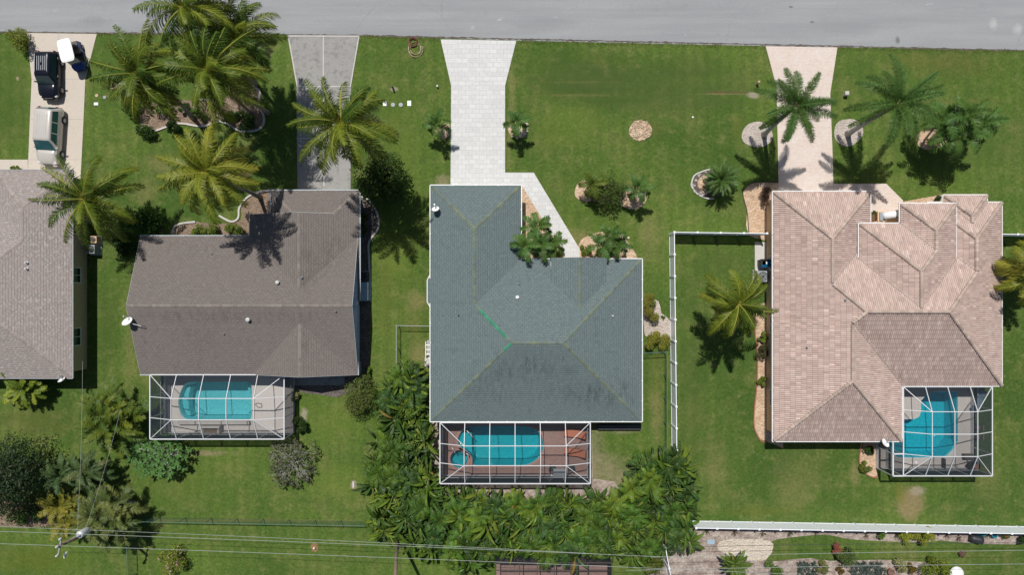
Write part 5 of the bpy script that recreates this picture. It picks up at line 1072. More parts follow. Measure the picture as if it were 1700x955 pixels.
tb = thing('patio_table', 'grey glass patio table in the brick deck corner', 'table', tuple(zC(1280, 545)))
q = zC(1280, 545); m = MB(); m.box((q.x, q.y, .74), (1.15, .85, .03)); m.build('tabletop', M['greymetal'], tb); 
for sx in (-.48, .48):
    for sy in (-.34, .34): m = MB(); m.bar((q.x+sx, q.y+sy, 0), (q.x+sx, q.y+sy, .72), .04, .04); m.build('leg', M['darkmetal'], tb)
GRP = 'chairs round the patio table'
chair('dark patio chair left of the grey table', zC(1208, 500), R(-15), 'darkmetal', GRP); chair('dark patio chair right of the grey table', zC(1392, 500), R(170), 'darkmetal', GRP); chair('white patio chair at the lower left of the grey table', zC(1195, 590), R(40), 'white', GRP); chair('dark patio chair at the lower right of the grey table', zC(1340, 600), R(110), 'darkmetal', GRP)
chair('tan patio chair at the right wall of the tiled house cage', zD(985, 390), R(180), 'tan', 'chairs in the tiled house cage'); chair('tan patio chair nearest the clay pot in the tiled house cage', zD(985, 470), R(180), 'tan', 'chairs in the tiled house cage')
t = thing('grill', 'round dark grill with clay coloured rim in the tiled house cage', 'grill', tuple(zD(945, 705))); q = zD(945, 708)
m = MB(); m.lathe([(.12, .35), (.36, .5), (.46, .72), (.48, .8), (.42, .8), (.3, .62), (.001, .58)], (q.x, q.y, 0), 24); m.build('bowl', M['blackbin'], t, smooth=True)
m = MB(); m.lathe([(.22, .79), (.22, .84), (.001, .86)], (q.x+.1, q.y-.02, 0), 18); m.build('lid', M['clay'], t)
for k in range(3): a = k*2.1; m = MB(); m.bar((q.x+.1*math.cos(a), q.y+.1*math.sin(a), .45), (q.x+.42*math.cos(a), q.y+.42*math.sin(a), 0), .04, .04); m.build('leg', M['darkmetal'], t)
slab_thing('storage_box', 'dark low storage box beside the grill', 'box', zD(885, 620), zD(960, 655), .03, .5, 'seat')
slab_thing('bench', 'dark low bench by the corner of the tiled house cage', 'bench', zD(715, 655), zD(728, 735), .03, .45, 'darkmetal')
slab_thing('white_cushion', 'small white disc floating in the bright blue pool corner deck', 'cushion', zD(495, 685), zD(512, 703), .03, .08, 'white')
slab_thing('storage_chest', 'long dark chest at the back wall of the green roofed house', 'chest', G(992, 712), G(1062, 704), 0, .5, 'darkmetal')
# stacked palm debris by the road
def debris(label, px, py, n, r, cols, seed):
    rd = random.Random(seed); c = G(px, py); m = MB()
    for i in range(n):
        a = rd.random()*6.28; rr = r*rd.uniform(.6, 1.0); pts = []
        for k in range(6):
            b = a+k*.24; pts.append((c.x+rr*math.cos(b)*.9, c.y+rr*math.sin(b), .05+.12*rd.random()))
        m.tube(pts, [.03]*3+[.022]*3, 5, rd.choice(cols))
    o = m.build('cut_fronds', M['tint'], None, (c.x, c.y, 0)); return tag(o, label, 'dry fronds', None, 'stuff')
debris('ring of dry brown cut palm fronds on the verge by the road', 690, 81, 16, .75, [(.36, .26, .17), (.45, .38, .26), (.30, .2, .13), (.5, .45, .34)], 3)
debris('dark red brown frond heap at the top of the dry frond ring', 686, 70, 40, .45, [(.14, .06, .045), (.2, .1, .07)], 8)
# back garden things
t = thing('barrel', 'black barrel lying on its side behind the long white fence', 'barrel', tuple(G(1615, 893))); q = G(1615, 893); mt = Matrix.Translation((q.x, q.y, .36)) @ Matrix.Rotation(R(80), 4, 'Y') @ Matrix.Rotation(R(10), 4, 'X')
m = MB(); m.lathe([(.001, -.5), (.30, -.5), (.34, -.2), (.36, .2), (.37, .5), (.33, .5), (.30, -.1), (.001, -.3)], n=20, mat=mt); m.build('body', M['blackbin'], t, smooth=True)
t = thing('wheelbarrow', 'teal blue wheelbarrow tray leaning at the long white fence', 'wheelbarrow', tuple(G(1621, 887))); q = G(1621, 886)
m = MB(); m.mesh([(q.x-.45, q.y+.35, .5), (q.x+.45, q.y+.2, .55), (q.x+.4, q.y-.25, .35), (q.x-.1, q.y-.35, .3), (q.x-.3, q.y+.2, .2), (q.x+.3, q.y+.1, .22), (q.x+.25, q.y-.15, .12), (q.x-.05, q.y-.2, .1)], [(4, 5, 6, 7), (0, 1, 5, 4), (1, 2, 6, 5), (2, 3, 7, 6), (3, 0, 4, 7)]); m.build('tray', M['teal'], t)
m = MB(); m.lathe([(.001, -.04), (.18, -.04), (.18, .04), (.001, .04)], n=14, mat=Matrix.Translation((q.x-.5, q.y-.1, .18)) @ Matrix.Rotation(R(80), 4, 'X')); m.build('wheel', M['rubber'], t)
t = thing('bucket', 'dark teal bucket at the foot of the long white fence', 'bucket', tuple(G(1646, 887))); q = G(1646, 887); m = MB(); m.lathe([(.001, .02), (.2, .02), (.25, .42), (.22, .42), (.18, .08), (.001, .08)], (q.x, q.y, 0), 18); m.build('body', M['teal'], t); m = MB(); m.tube([(q.x-.25, q.y, .42), (q.x-.15, q.y-.2, .4), (q.x+.15, q.y-.2, .4), (q.x+.25, q.y, .42)], .012, 5); m.build('handle', M['galv'], t)
t = thing('garden_pot', 'round brown pot in the back garden bed', 'pot', tuple(G(1476, 948))); q = G(1476, 948); m = MB(); m.lathe([(.001, 0), (.22, 0), (.3, .4), (.24, .42), (.2, .2), (.001, .2)], (q.x, q.y, 0), 20); m.build('body', M['clay'], t); m = MB(); m.lathe([(.22, .36), (.001, .37)], (q.x, q.y, 0), 16); m.build('soil', M['darkbed'], t)
t = thing('parasol', 'white dome shaped cover at the lower right edge', 'parasol', tuple(G(1588, 952))); q = G(1588, 953, .8); m = MB(); m.lathe([(.62, .8), (.60, .9), (.45, 1.05), (.2, 1.14), (.001, 1.16)], (q.x, q.y, 0), 20); m.build('canopy', M['white'], t, smooth=True); m = MB(); m.tube([(q.x, q.y, 0), (q.x, q.y, 1.1)], .03, 8); m.build('pole', M['galv'], t)
slab_thing('paving_slab', 'blue grey slab lying on the sandy garden bed', 'slab', G(1174, 896), G(1186, 904), 0, .06, 'stucco_blue')
# ------------------------------------------------------------------ power poles and wires
def pole(label, base, top, z, arm=True):
    b, tp = T(*base), G(*top, z) if top else T(*base, z); t = thing('utility_pole', label, 'utility pole', tuple(b))
    m = MB(); m.tube([b, b.lerp(tp, .5), tp], [.17, .145, .115], 12); m.build('pole', M['wood'], t, smooth=True); return t, tp
pp, tp = pole('wooden utility pole with transformer and insulators at the lower left', (-668, 392), (96, 908), 9.4)
q = Vector((tp.x+.45, tp.y+.2, 7.2)); m = MB(); m.lathe([(.001, -.5), (.26, -.5), (.28, -.42), (.28, .42), (.24, .5), (.001, .52)], tuple(q), 18); m.build('transformer', M['insul'], pp, smooth=True)
m = MB(); m.lathe([(.03, .5), (.06, .55), (.03, .6), (.06, .65), (.03, .72), (.001, .74)], (q.x+.1, q.y, q.z), 10); m.build('bushing', M['insul'], pp)
m = MB(); m.bar(tp+Vector((-.15, -.85, -.25)), tp+Vector((.1, .55, -.25)), .1, .1); m.build('cross_arm', M['galv'], pp)
m = MB(); m.bar(tp+Vector((0, 0, -1.5)), tp+Vector((.55, .3, -1.3)), .06, .08); m.build('bracket', M['galv'], pp)
for k, (dx, dy, dz) in enumerate(((0, 0, 0), (-.14, -.75, -.2), (.1, .5, -.2))):
    m = MB(); p = tp+Vector((dx, dy, dz)); m.lathe([(.05, 0), (.09, .06), (.05, .1), (.09, .16), (.04, .24), (.001, .26)], tuple(p), 10); m.build('insulator', M['insul'], pp)
m = MB(); p = tp+Vector((-.05, -.95, -.9)); m.tube([p+Vector((-.14, -.3, -.1)), p, p+Vector((.14, .2, .1))], [.09, .1, .07], 8); m.build('cutout', M['insul'], pp)
p2, tp2 = pole('wooden utility pole rising out of the banana hedge', (-190, 405), (655, 990), 9.4); 
def wire(label, a, b, za, zb, sag=.25, r=.014, mat='wire', grp='power lines over the back gardens'):
    A, B = G(*a, za), G(*b, zb); m = MB(); pts = []
    for i in range(15):
        t = i/14; p = A.lerp(B, t); p.z -= sag*4*t*(1-t); pts.append(p)
    m.tube(pts, r, 5); return tag(m.build('power_line', M[mat], None, tuple(A), smooth=True), label, 'power line', grp)
wire('power line crossing the lower left, the topmost of three', (-60, 873), (1000, 921), 7.0, 7.0, .3, .013)
wire('power line crossing the lower left, the middle of three', (-60, 881), (1180, 929), 8.6, 8.6, .2)
wire('power line crossing the lower left, the lowest of three', (-60, 901.5), (1330, 955), 9.4, 9.4, .2)
wire('power line over the sandy garden bed at the lower right, farther from the edge', (1080, 926), (1790, 913.5), 8.6, 8.6, .15)
wire('power line over the sandy garden bed at the lower right, nearest the edge', (1040, 948), (1790, 936.5), 9.4, 9.4, .15)
wire('dark low cable over the back garden lawn', (1130, 909), (1790, 902), 6.0, 6.0, .2, .016, 'darkmetal')
wire('service line from the utility pole up to the far left house', (128, 888), (137, 600), 6.8, 3.2, .15, .009, grp='service lines to the houses')
wire('service line from the utility pole toward the brown roofed house', (140, 884), (200, 680), 6.8, 4.2, .25, .009, grp='service lines to the houses')
# ------------------------------------------------------------------ plants
def vary(rd, c, a=.18):
    f = 1+rd.uniform(-a, a); g = rd.uniform(-a, a)*.4; return (max(0, c[0]*f*(1+g)), max(0, c[1]*f), max(0, c[2]*f*(1-g)))
def mixc(a, b, t): return tuple(a[i]*(1-t)+b[i]*t for i in range(3))
def frond(m, rd, o, az, el, L, droop, npair, ll, lw, col, rcol, sweep=0.0, rows=(0.0,), twist=0.0, tipcol=None, hang=.35, fwd=.75, seg=9, start=.14, rw=.035):
    """one feather leaf: rachis bending down under its weight, leaflets in pairs"""
    P = [Vector(o)]; D = []; n = seg
    for i in range(n):
        t = (i+.5)/n; e = el-droop*t**1.25; a = az+sweep*t*t
        d = Vector((math.cos(a)*math.cos(e), math.sin(a)*math.cos(e), math.sin(e))); D.append(d); P.append(P[-1]+d*(L/n))
    for i in range(n):
        d = D[i]; s = Vector((-d.y, d.x, 0)); s = s.normalized() if s.length > 1e-3 else Vector((1, 0, 0)); w0, w1 = rw*(1-.85*i/n), rw*(1-.85*(i+1)/n)
        u = s.cross(d)*-.4
        m.face([P[i]-s*w0, P[i]+u*-w0, P[i+1]+u*-w1, P[i+1]-s*w1], rcol); m.face([P[i]+u*-w0, P[i]+s*w0, P[i+1]+s*w1, P[i+1]+u*-w1], rcol)
    for k in range(npair):
        t = start+(1-start)*(k+.5*rd.random())/npair; f = t*n; i = min(n-1, int(f)); p = P[i].lerp(P[i+1], f-i); d = D[i]
        s = Vector((-d.y, d.x, 0)); s = s.normalized() if s.length > 1e-3 else Vector((1, 0, 0)); up = d.cross(s)*1.0
        if up.z < 0: up = -up
        prof = (math.sin(math.pi*(.12+.80*t))**.7)*(1-.25*t)
        for rot in rows:
            for sg in (-1, 1):
                if rd.random() < .03: continue
                r = rot+twist+rd.uniform(-.12, .12); side = s*sg*math.cos(r)+up*math.sin(r)
                ld = (side+d*fwd*(.75+.7*t)).normalized(); l = ll*prof*rd.uniform(.7, 1.15); ld = (ld+Vector((rd.gauss(0, .08), rd.gauss(0, .08), rd.gauss(0, .10)))).normalized(); c = vary(rd, mixc(col, tipcol, t) if tipcol else col)
                ww = ld.cross(up); ww = ww.normalized() if ww.length > 1e-3 else d; ww = (d*.55+ww*sg*.0+d.cross(ld).cross(ld)*-.0); ww = (ww-ld*ww.dot(ld)).normalized()*(lw/2)
                mid = p+ld*l*.5+Vector((0, 0, -hang*l*.12)); tip = p+ld*l*.93+Vector((0, 0, -hang*l*.55))
                m.face([p-ww*.6, p+ww*.6, mid+ww, mid-ww], c); m.face([mid-ww, mid+ww, tip], c)
def trunk_mesh(b, c, r0, r1, bend=.0, rings=True, base=1.5):
    m = MB(); b, c = Vector(b), Vector(c); n = 12; pts = []; rad = []
    for i in range(n+1):
        t = i/n; p = b.lerp(c, t); k = math.sin(t*math.pi)*bend; p = p+Vector((k, k*.4, 0)); pts.append(p); rr = r0+(r1-r0)*t
        if t < .12: rr *= 1+(base-1)*(1-t/.12)
        rad.append(rr*(1.04 if i % 2 else .97))
    m.tube(pts, rad, 10); return m
COCO = dict(L=3.9, n=24, npair=46, ll=.85, lw=.055, col=(0.046, 0.096, 0.012), rcol=(0.20, 0.21, 0.05))
def palm(name, label, base, crown, z, seed, kind='coco', group=None, L=None, n=None, col=None, old=.25, wind=(0, 0), trunk=(.17, .12), bark='bark', scale=1.0, nuts=False, bend=.0, cat='palm tree'):
    rd = random.Random(seed); b = T(*base) if base else G(*crown, z)*1.0; c = G(*crown, z); b.z = 0
    root = thing(name, label, cat, tuple(b), 0, group)
    trunk_mesh(b, c-Vector((0, 0, .1)), trunk[0], trunk[1], bend).build('trunk', M[bark], root, smooth=True)
    m = MB()
    if kind == 'coco':
        n = (n or 24)+9; L = L or 3.9; col = col or COCO['col']; yel = (0.36, 0.33, 0.05); dead = (0.25, 0.19, 0.11)
        for i in range(n):
            t = (i+.5)/n; az = i*2.39996+rd.uniform(-.25, .25); el = R(78-95*t**.8)+rd.uniform(-.12, .12); l = L*rd.uniform(.82, 1.08)*(.72+.28*min(1, t*2.2))
            # the wind combs the leaves
            wx, wy = wind; dx, dy = math.cos(az)+wx*.5, math.sin(az)+wy*.5; az2 = math.atan2(dy, dx)
            tt = max(0, t-(1-old*2))*1.4; cc = mixc(col, (0.17, 0.205, 0.018), rd.random()**1.6*.95); cc = mixc(cc, yel, min(1, tt)*rd.random())
            if t > .9 and rd.random() < .6: cc = mixc(cc, dead, .8)
            frond(m, rd, c, az2, el, l, R(55+45*t)+rd.uniform(-.15, .2), 58, .95*scale, .052, cc, mixc((0.30, 0.32, 0.06), (.46, .42, .08), min(1, .35+tt)), rd.uniform(-.7, .7), hang=rd.uniform(.6, 1.5), fwd=.8, twist=rd.uniform(-.7, .4), rw=.06)
        for i in range(3): frond(m, rd, c-Vector((0, 0, .15)), rd.random()*6.28, R(rd.uniform(-50, -15)), L*rd.uniform(.6, .85), R(45), 30, .7*scale, .045, vary(rd, (0.20, 0.145, 0.085), .25), (0.30, 0.22, 0.12), rd.uniform(-.5, .5), hang=1.5, twist=rd.uniform(-.5, .5), rw=.05)
        for i in range(3):
            a = rd.random()*6.28; q0 = c+Vector((0, 0, .05)); q1 = q0+Vector((math.cos(a)*.8, math.sin(a)*.8, .15)); m.tube([q0, q0.lerp(q1, .6)+Vector((0, 0, .15)), q1], [.05, .04, .015], 4, (0.36, 0.27, 0.09))
    elif kind == 'fox':       # plume leaves, leaflets standing all round the rib
        n = n or 12; L = L or 2.9; col = col or (0.092, 0.175, 0.042)
        for i in range(n):
            t = (i+.5)/n; az = i*2.39996+rd.uniform(-.2, .2); el = R(66-78*t)+rd.uniform(-.1, .1); l = L*rd.uniform(.88, 1.06)*(.8+.2*t)
            cc = vary(rd, col, .15)
            frond(m, rd, c, az, el, l, R(52+30*t), 60, .68*scale, .034, cc, (0.16, 0.16, 0.05), rd.uniform(-.25, .25), rows=(.1, .9, -.6), hang=.15, fwd=.5, start=.10, rw=.04)
        frond(m, rd, c, rd.random()*6, R(85), 1.2, .2, 20, .3, .05, (0.10, 0.16, 0.03), (0.14, 0.2, 0.05))
    elif kind == 'adon':
        n = n or 10; L = L or 1.7; col = col or (0.074, 0.145, 0.030)
        for i in range(n):
            t = (i+.5)/n; az = i*2.39996+rd.uniform(-.25, .25); el = R(68-62*t)+rd.uniform(-.1, .1); l = L*rd.uniform(.85, 1.1)
            frond(m, rd, c, az, el, l, R(85+35*t), 36, .6*scale, .055, vary(rd, col, .2), (0.12, 0.15, 0.04), rd.uniform(-.4, .4), hang=.3, fwd=.6, twist=rd.uniform(.1, .6), start=.12, rw=.035)
    elif kind == 'date':
        n = n or 64; L = L or 1.8; col = col or (0.080, 0.145, 0.034)
        for i in range(n):
            t = (i+.5)/n; az = i*2.39996+rd.uniform(-.2, .2); el = R(82-95*t); l = L*rd.uniform(.85, 1.08)
            frond(m, rd, c, az, el, l, R(60+25*t), 32, .36*scale, .04, vary(rd, col, .2), (0.14, 0.17, 0.05), rd.uniform(-.2, .2), hang=.3, fwd=.8, start=.12, rw=.022)
    m.build('crown', M['leaf'], root)
    if kind == 'fox': q = MB(); q.tube([c-Vector((0, 0, 1.0)), c-Vector((0, 0, .4)), c+Vector((0, 0, .1))], [trunk[1]*1.0, trunk[1]*1.15, trunk[1]*.6], 10, (0.12, 0.19, 0.06)); q.build('crownshaft', M['tint'], root, smooth=True)
    if nuts:
        for i in range(nuts):
            q = MB(); a = rd.random()*6.28; p = c+Vector((math.cos(a)*.35, math.sin(a)*.35, -.25-rd.random()*.25)); q.lathe([(.001, -.15), (.10, -.08), (.12, .03), (.06, .13), (.001, .15)], tuple(p), 8, (0.20, 0.15, 0.04) if rd.random() < .6 else (.13, .16, .03)); q.build('coconut', M['tint'], root, smooth=True)
    return root
CG = 'tall coconut palms'
def truep(px, py, z): k = (H-z)/H; return ((px-CX)*k, (py-CY)*k)
palm('coconut_palm', 'tall coconut palm overhanging the road at the top edge', (-505, -368), (306, 12), 12, 11, group=CG, L=4.5, wind=(.5, -.1), nuts=6, bend=-.3)
palm('coconut_palm', 'coconut palm at the left of the group in the mulched bed, beside the tan driveway', (-530, -282), (232, 122), 10.2, 12, group=CG, L=4.1, n=24, wind=(.2, -.3), old=.3, nuts=5, bend=.3)
palm('coconut_palm', 'coconut palm in the middle of the group over the mulched bed', (-405, -290), (345, 115), 11.6, 13, group=CG, L=4.6, n=26, wind=(.45, .1), old=.3, nuts=8)
palm('coconut_palm', 'coconut palm at the upper right of the group, touching the road edge', (-425, -337), (388, 60), 9.0, 14, group=CG, L=4.3, n=18, wind=(.7, .1), col=(0.040, 0.084, 0.013))
palm('coconut_palm', 'leaning coconut palm over the weathered grey driveway', (-222, -205), (565, 203), 12.6, 15, group=CG, L=4.5, n=22, wind=(.15, -.1), nuts=5, bend=.2)
palm('coconut_palm', 'yellowing coconut palm in front of the brown roofed house', (-418, -150), (343, 285), 10.2, 16, group=CG, L=4.5, n=26, col=(0.14, 0.175, 0.018), old=.5, wind=(.1, .0), nuts=6)
palm('coconut_palm', 'coconut palm hanging over the roof corner of the far left house', (-655, -118), (143, 330), 6.6, 17, group=CG, L=4.6, n=22, wind=(.15, -.1), old=.3, nuts=9, bend=.25)
palm('coconut_palm', 'coconut palm on the lawn at the left wall of the tiled house', (352, 26), (1226, 505), 7.6, 18, group=CG, L=3.5, n=17, col=(0.085, 0.13, 0.016), old=.3, wind=(0, 0), nuts=3)
palm('coconut_palm', 'yellowish palm at the right edge beside the tiled house', (812, -14), (1722, 452), 5.0, 19, group=CG, L=3.4, n=20, col=(0.16, 0.18, 0.02), old=.5, wind=(-.2, .2))
FG = 'plume leaved palms of the tiled house'
palm('foxtail_palm', 'plume leaved palm standing in the round gravel bed left of the pink driveway', (418, -254), (1320, 176), 8.0, 21, 'fox', FG, L=3.7, n=17, trunk=(.20, .13), bark='greybark')
palm('foxtail_palm', 'plume leaved palm in the round gravel bed right of the pink driveway', (557, -255), (1490, 172), 8.3, 22, 'fox', FG, L=4.4, n=19, trunk=(.21, .14), bark='greybark')
AG = 'small cluster palms'
def adon_cluster(label, bx, by, crowns, seed, L=1.6, col=None, name='cluster_palm', group=AG, trunk=(.08, .05), n=10):
    rd = random.Random(seed); root = thing(name, label, 'palm tree', tuple(T(bx, by)), 0, group)
    m = MB()
    for i, (px, py, z) in enumerate(crowns):
        c = G(px, py, z); b = T(bx+rd.uniform(-6, 6), by+rd.uniform(-5, 5)); mm = MB(); mm.tube([b, b.lerp(c, .5)+Vector((rd.uniform(-.1, .1), rd.uniform(-.1, .1), -.1)), c-Vector((0, 0, .05))], [trunk[0]*1.3, trunk[0], trunk[1]], 8); mm.build('trunk', M['greybark'], root, smooth=True)
        for k in range(n):
            t = (k+.5)/n; az = k*2.39996+rd.uniform(-.3, .3); el = R(66-62*t)+rd.uniform(-.1, .1); l = L*rd.uniform(.85, 1.12); cl = col or (0.074, 0.145, 0.030)
            frond(m, rd, c, az, el, l, R(80+35*t), 36, .6*L/1.6, .055, vary(rd, cl, .22), (0.13, 0.16, 0.04), rd.uniform(-.4, .4), hang=.3, fwd=.6, twist=rd.uniform(.1, .6), start=.12, rw=.035)
    m.build('crown', M['leaf'], root); return root
adon_cluster('cluster of three dark green palms on the tan gravel right of the pink driveway', 692, -243, [(1568, 196, 4.6), (1604, 190, 5.2), (1600, 224, 4.4), (1575, 222, 4.0), (1628, 205, 4.6)], 31, L=2.1)
adon_cluster('cluster of palms by the white walkway, overhanging the green roof', 40, -62, [(893, 375, 3.4), (872, 408, 3.6), (898, 407, 3.2), (915, 404, 2.6)], 32, L=1.55, n=9)
adon_cluster('cluster of palms at the front corner of the green roofed house', 152, -72, [(1012, 392, 3.3), (1000, 408, 3.0), (1024, 406, 3.1)], 33, L=1.5, n=9)
palm('small_palm', 'small palm in a gravel ring left of the white driveway', (-117, -263), (725, 205), 2.5, 34, 'adon', AG, L=1.45, n=8, trunk=(.09, .06), bark='greybark')
palm('small_palm', 'small palm in a gravel ring right of the white driveway', (8, -262), (858, 203), 2.4, 35, 'adon', AG, L=1.35, n=8, trunk=(.09, .06), bark='greybark')
palm('small_palm', 'small palm at the right of the lawn island, its shadow below it', (200, -150), (1059, 313), 2.7, 36, 'adon', AG, L=1.6, n=8, trunk=(.1, .07), bark='greybark')
palm('small_palm', 'yellow green small palm at the left of the lawn island', (126, -155), (984, 306), 2.0, 37, 'adon', AG, L=1.5, n=9, col=(0.10, 0.14, 0.02), trunk=(.08, .06), bark='greybark')
palm('date_palm', 'dense short date palm on the grey gravel bed by the pink driveway', (340, -175), (1197, 299), 1.5, 38, 'date', None, trunk=(.12, .1))
# areca clumps and other palms at the lower left
def clump(label, px, py, z, L, n, col, yel, seed, spread=.35, name='clumping_palm', group=None, lean=(0, 0), dr=60, ll=.5, stems=7, elr=(80, 20)):
    rd = random.Random(seed); b = T(*truep(px, py, z)); root = thing(name, label, 'palm tree', tuple(b), 0, group); m = MB(); s = MB()
    for k in range(stems):
        a = rd.random()*6.28; r = spread*rd.random()**.5; p = b+Vector((r*math.cos(a), r*math.sin(a), 0)); tp = p+Vector((math.cos(a)*r*.8, math.sin(a)*r*.8, z*rd.uniform(.5, .9))); s.tube([p, tp], [.05, .04], 6)
        for i in range(max(2, n//stems)):
            az = rd.random()*6.28; el = R(rd.uniform(elr[1], elr[0])); cc = mixc(col, yel, rd.random()**2); dx, dy = math.cos(az)+lean[0], math.sin(az)+lean[1]
            frond(m, rd, tp, math.atan2(dy, dx), el, L*rd.uniform(.75, 1.1), R(dr*rd.uniform(.8, 1.3)), 30, ll, .055, cc, mixc((.14, .17, .03), yel, .5), rd.uniform(-.4, .4), hang=.4, fwd=.75, twist=rd.uniform(0, .5), start=.18, rw=.03)
    s.build('stems', M['bark'], root, smooth=True); m.build('crown', M['leaf'], root); return root
clump('bright yellow green palm clump below the eave of the far left house', 32, 640, 1.8, 1.6, 90, (0.12, 0.18, 0.022), (0.30, 0.34, 0.04), 41, .5)
clump('large bushy palm clump between the far left house and the pool cage', 178, 698, 3.0, 2.4, 150, (0.066, 0.118, 0.018), (0.19, 0.22, 0.028), 42, .9, stems=14, ll=.65)
clump('small wind bent palm beside the dark tree at the lower left', 97, 787, 2.6, 1.9, 45, (0.060, 0.110, 0.036), (0.10, 0.15, 0.05), 43, .3, lean=(-.25, -.1), stems=3, ll=.5, dr=80)
clump('wind bent palm with grey dead leaf right of the small one', 139, 790, 3.0, 2.0, 45, (0.056, 0.100, 0.032), (0.13, 0.15, 0.05), 44, .3, lean=(.5, -.3), stems=3, ll=.5, dr=80)
clump('yellow palm clump in the lower left bed', 101, 856, 2.2, 1.8, 63, (0.13, 0.14, 0.02), (0.30, 0.26, 0.04), 45, .5, stems=7, ll=.55)
clump('large olive palm clump under the utility pole', 172, 862, 3.2, 2.4, 140, (0.085, 0.12, 0.032), (0.19, 0.21, 0.06), 46, .8, stems=9, ll=.7, lean=(.2, .0), dr=75)
# leafy bushes
def bush(label, px, py, rx, ry, h, col, seed, name='shrub', cat='shrub', n=None, ls=.16, lumps=None, alt=None, altf=.2, group=None, up=.35, z0=.15, trunk=.05, rot=0.0, dense=1.0, flower=None, ff=.0, ratio=.5, solid=False):
    rd = random.Random(seed); zc = h*.55; b = T(*truep(px, py, zc)); root = thing(name, label, cat, tuple(b), 0, group); m = MB(); st = MB()
    vol = rx*ry; lumps = lumps or max(7, int(vol*7)); n = n or int((vol*1150+250)*dense*(.16/ls)**1.6); LP = []
    for i in range(lumps):
        a = rd.random()*6.28; r = rd.random()**.55*.78; zz = z0+(h-z0)*(.35+.55*rd.random())*(1-.45*r*r); lr = (.38+.25*rd.random())*min(rx, ry, h*1.2); lx, ly = r*rx*math.cos(a), r*ry*math.sin(a)
        LP.append((Vector((b.x+lx*math.cos(rot)-ly*math.sin(rot), b.y+lx*math.sin(rot)+ly*math.cos(rot), max(lr*.6, min(zz, h-lr*.5)))), lr, vary(rd, mixc(col, alt, altf*rd.random()) if alt else col, .16)))
    for i in range(min(len(LP), 9)): p = LP[i][0]; st.tube([(b.x+rd.uniform(-.08, .08), b.y+rd.uniform(-.08, .08), 0), (b.x+(p.x-b.x)*.4, b.y+(p.y-b.y)*.4, p.z*.6), tuple(p)], [trunk, trunk*.7, trunk*.3], 6)
    for i in range(n):
        c, lr, lc = LP[rd.randrange(len(LP))]; d = Vector((rd.gauss(0, 1), rd.gauss(0, 1), rd.gauss(0, 1)+.35)).normalized(); p = c+d*lr*rd.uniform(.62, 1.08)
        if p.z < .03: p.z = .03+rd.random()*.1
        nn = (d+Vector((rd.gauss(0, .5), rd.gauss(0, .5), up+rd.gauss(0, .4)))).normalized(); a = nn.cross(Vector((rd.gauss(0, 1), rd.gauss(0, 1), rd.gauss(0, .6)))).normalized(); t = nn.cross(a); s = ls*rd.uniform(.7, 1.3)
        cc = vary(rd, mixc(lc, alt, altf*rd.random()) if alt else lc, .22)
        if flower and rd.random() < ff: cc = vary(rd, flower, .2)
        w_ = s*ratio; dr = nn*(-.18*s)
        m.face([p-a*s*.5+dr, p-a*s*.05-t*w_*.5, p+a*s*.5+dr, p-a*s*.05+t*w_*.5], cc)
    st.build('stem', M['wood'], root, smooth=True); m.build('foliage', M['leaf'], root); return root
DG, MG, LG, YG, OL = (0.030, 0.066, 0.015), (0.072, 0.13, 0.022), (0.12, 0.205, 0.028), (0.24, 0.29, 0.034), (0.115, 0.145, 0.038)
bush('round mixed shrub at the road corner of the tan driveway', 31, 68, 1.0, 1.0, 1.3, OL, 51, alt=YG, altf=.8, flower=(.25, .12, .05), ff=.03)
bush('tall dark mango tree beside the brown roofed house garage', 634, 303, 2.1, 2.3, 4.4, (0.042, 0.092, 0.018), 52, name='mango_tree', cat='tree', ls=.28, alt=(0.10, 0.11, 0.03), altf=.3, ratio=.4, dense=1.6, trunk=.12)
bush('dark low shrub under the mango tree beside the driveway', 602, 300, .8, .9, 1.3, DG, 53, alt=MG, altf=.6, ls=.2)
bush('dark green large leaved bush at the left front corner of the brown roofed house', 240, 362, 2.0, 1.35, 2.6, (0.044, 0.10, 0.02), 54, ls=.26, alt=MG, altf=.5, trunk=.08)
bush('round mid green shrub right beside the dark corner bush', 265, 382, .85, .7, 1.2, MG, 55, alt=LG, altf=.6)
bush('dark shrub in the shade left of the brown roofed house', 205, 408, 1.1, 1.0, 1.6, DG, 56, ls=.22)
for i, (px, py, rx, l) in enumerate(((330, 383, .75, 'leftmost of three low green shrubs before the brown roofed house'), (358, 384, .85, 'middle one of three low green shrubs before the brown roofed house'), (388, 384, .8, 'rightmost of three low green shrubs before the brown roofed house'))):
    bush(l, px, py, rx*1.15, .62, 1.0, (0.11, 0.16, 0.035), 57+i, alt=YG, altf=.4, group='low shrubs before the brown roofed house')
bush('shrub at the left end of the coconut palm bed', 222, 182, .95, .9, 1.4, MG, 61, alt=LG, altf=.5); bush('shrub at the lower left corner of the coconut palm bed', 243, 214, .8, .9, 1.1, MG, 62, alt=DG, altf=.7)
bush('clipped dark shrub on the lower edge of the coconut palm bed', 288, 211, .55, .6, 1.3, DG, 63, ls=.12, dense=1.6); bush('spiky reddish plant in the middle of the coconut palm bed', 337, 194, .5, .4, .6, (0.06, 0.05, 0.03), 64, alt=MG, altf=.6, ls=.2, ratio=.25)
bush('leafy shrub at the top of the coconut palm bed under the left palm', 270, 178, .9, .7, 1.1, MG, 107, alt=LG, altf=.5, ls=.2); bush('low dark shrub at the middle top of the coconut palm bed', 305, 180, .7, .55, .8, DG, 108, alt=MG, altf=.6, ls=.2)
bush('small green shrub above the red plant in the coconut palm bed', 327, 186, .45, .4, .7, MG, 65, alt=LG, altf=.6, ls=.16, ratio=.3); bush('dark green shrub at the right end of the coconut palm bed', 405, 198, 1.15, .9, 1.6, DG, 66, alt=MG, altf=.5, ls=.2)
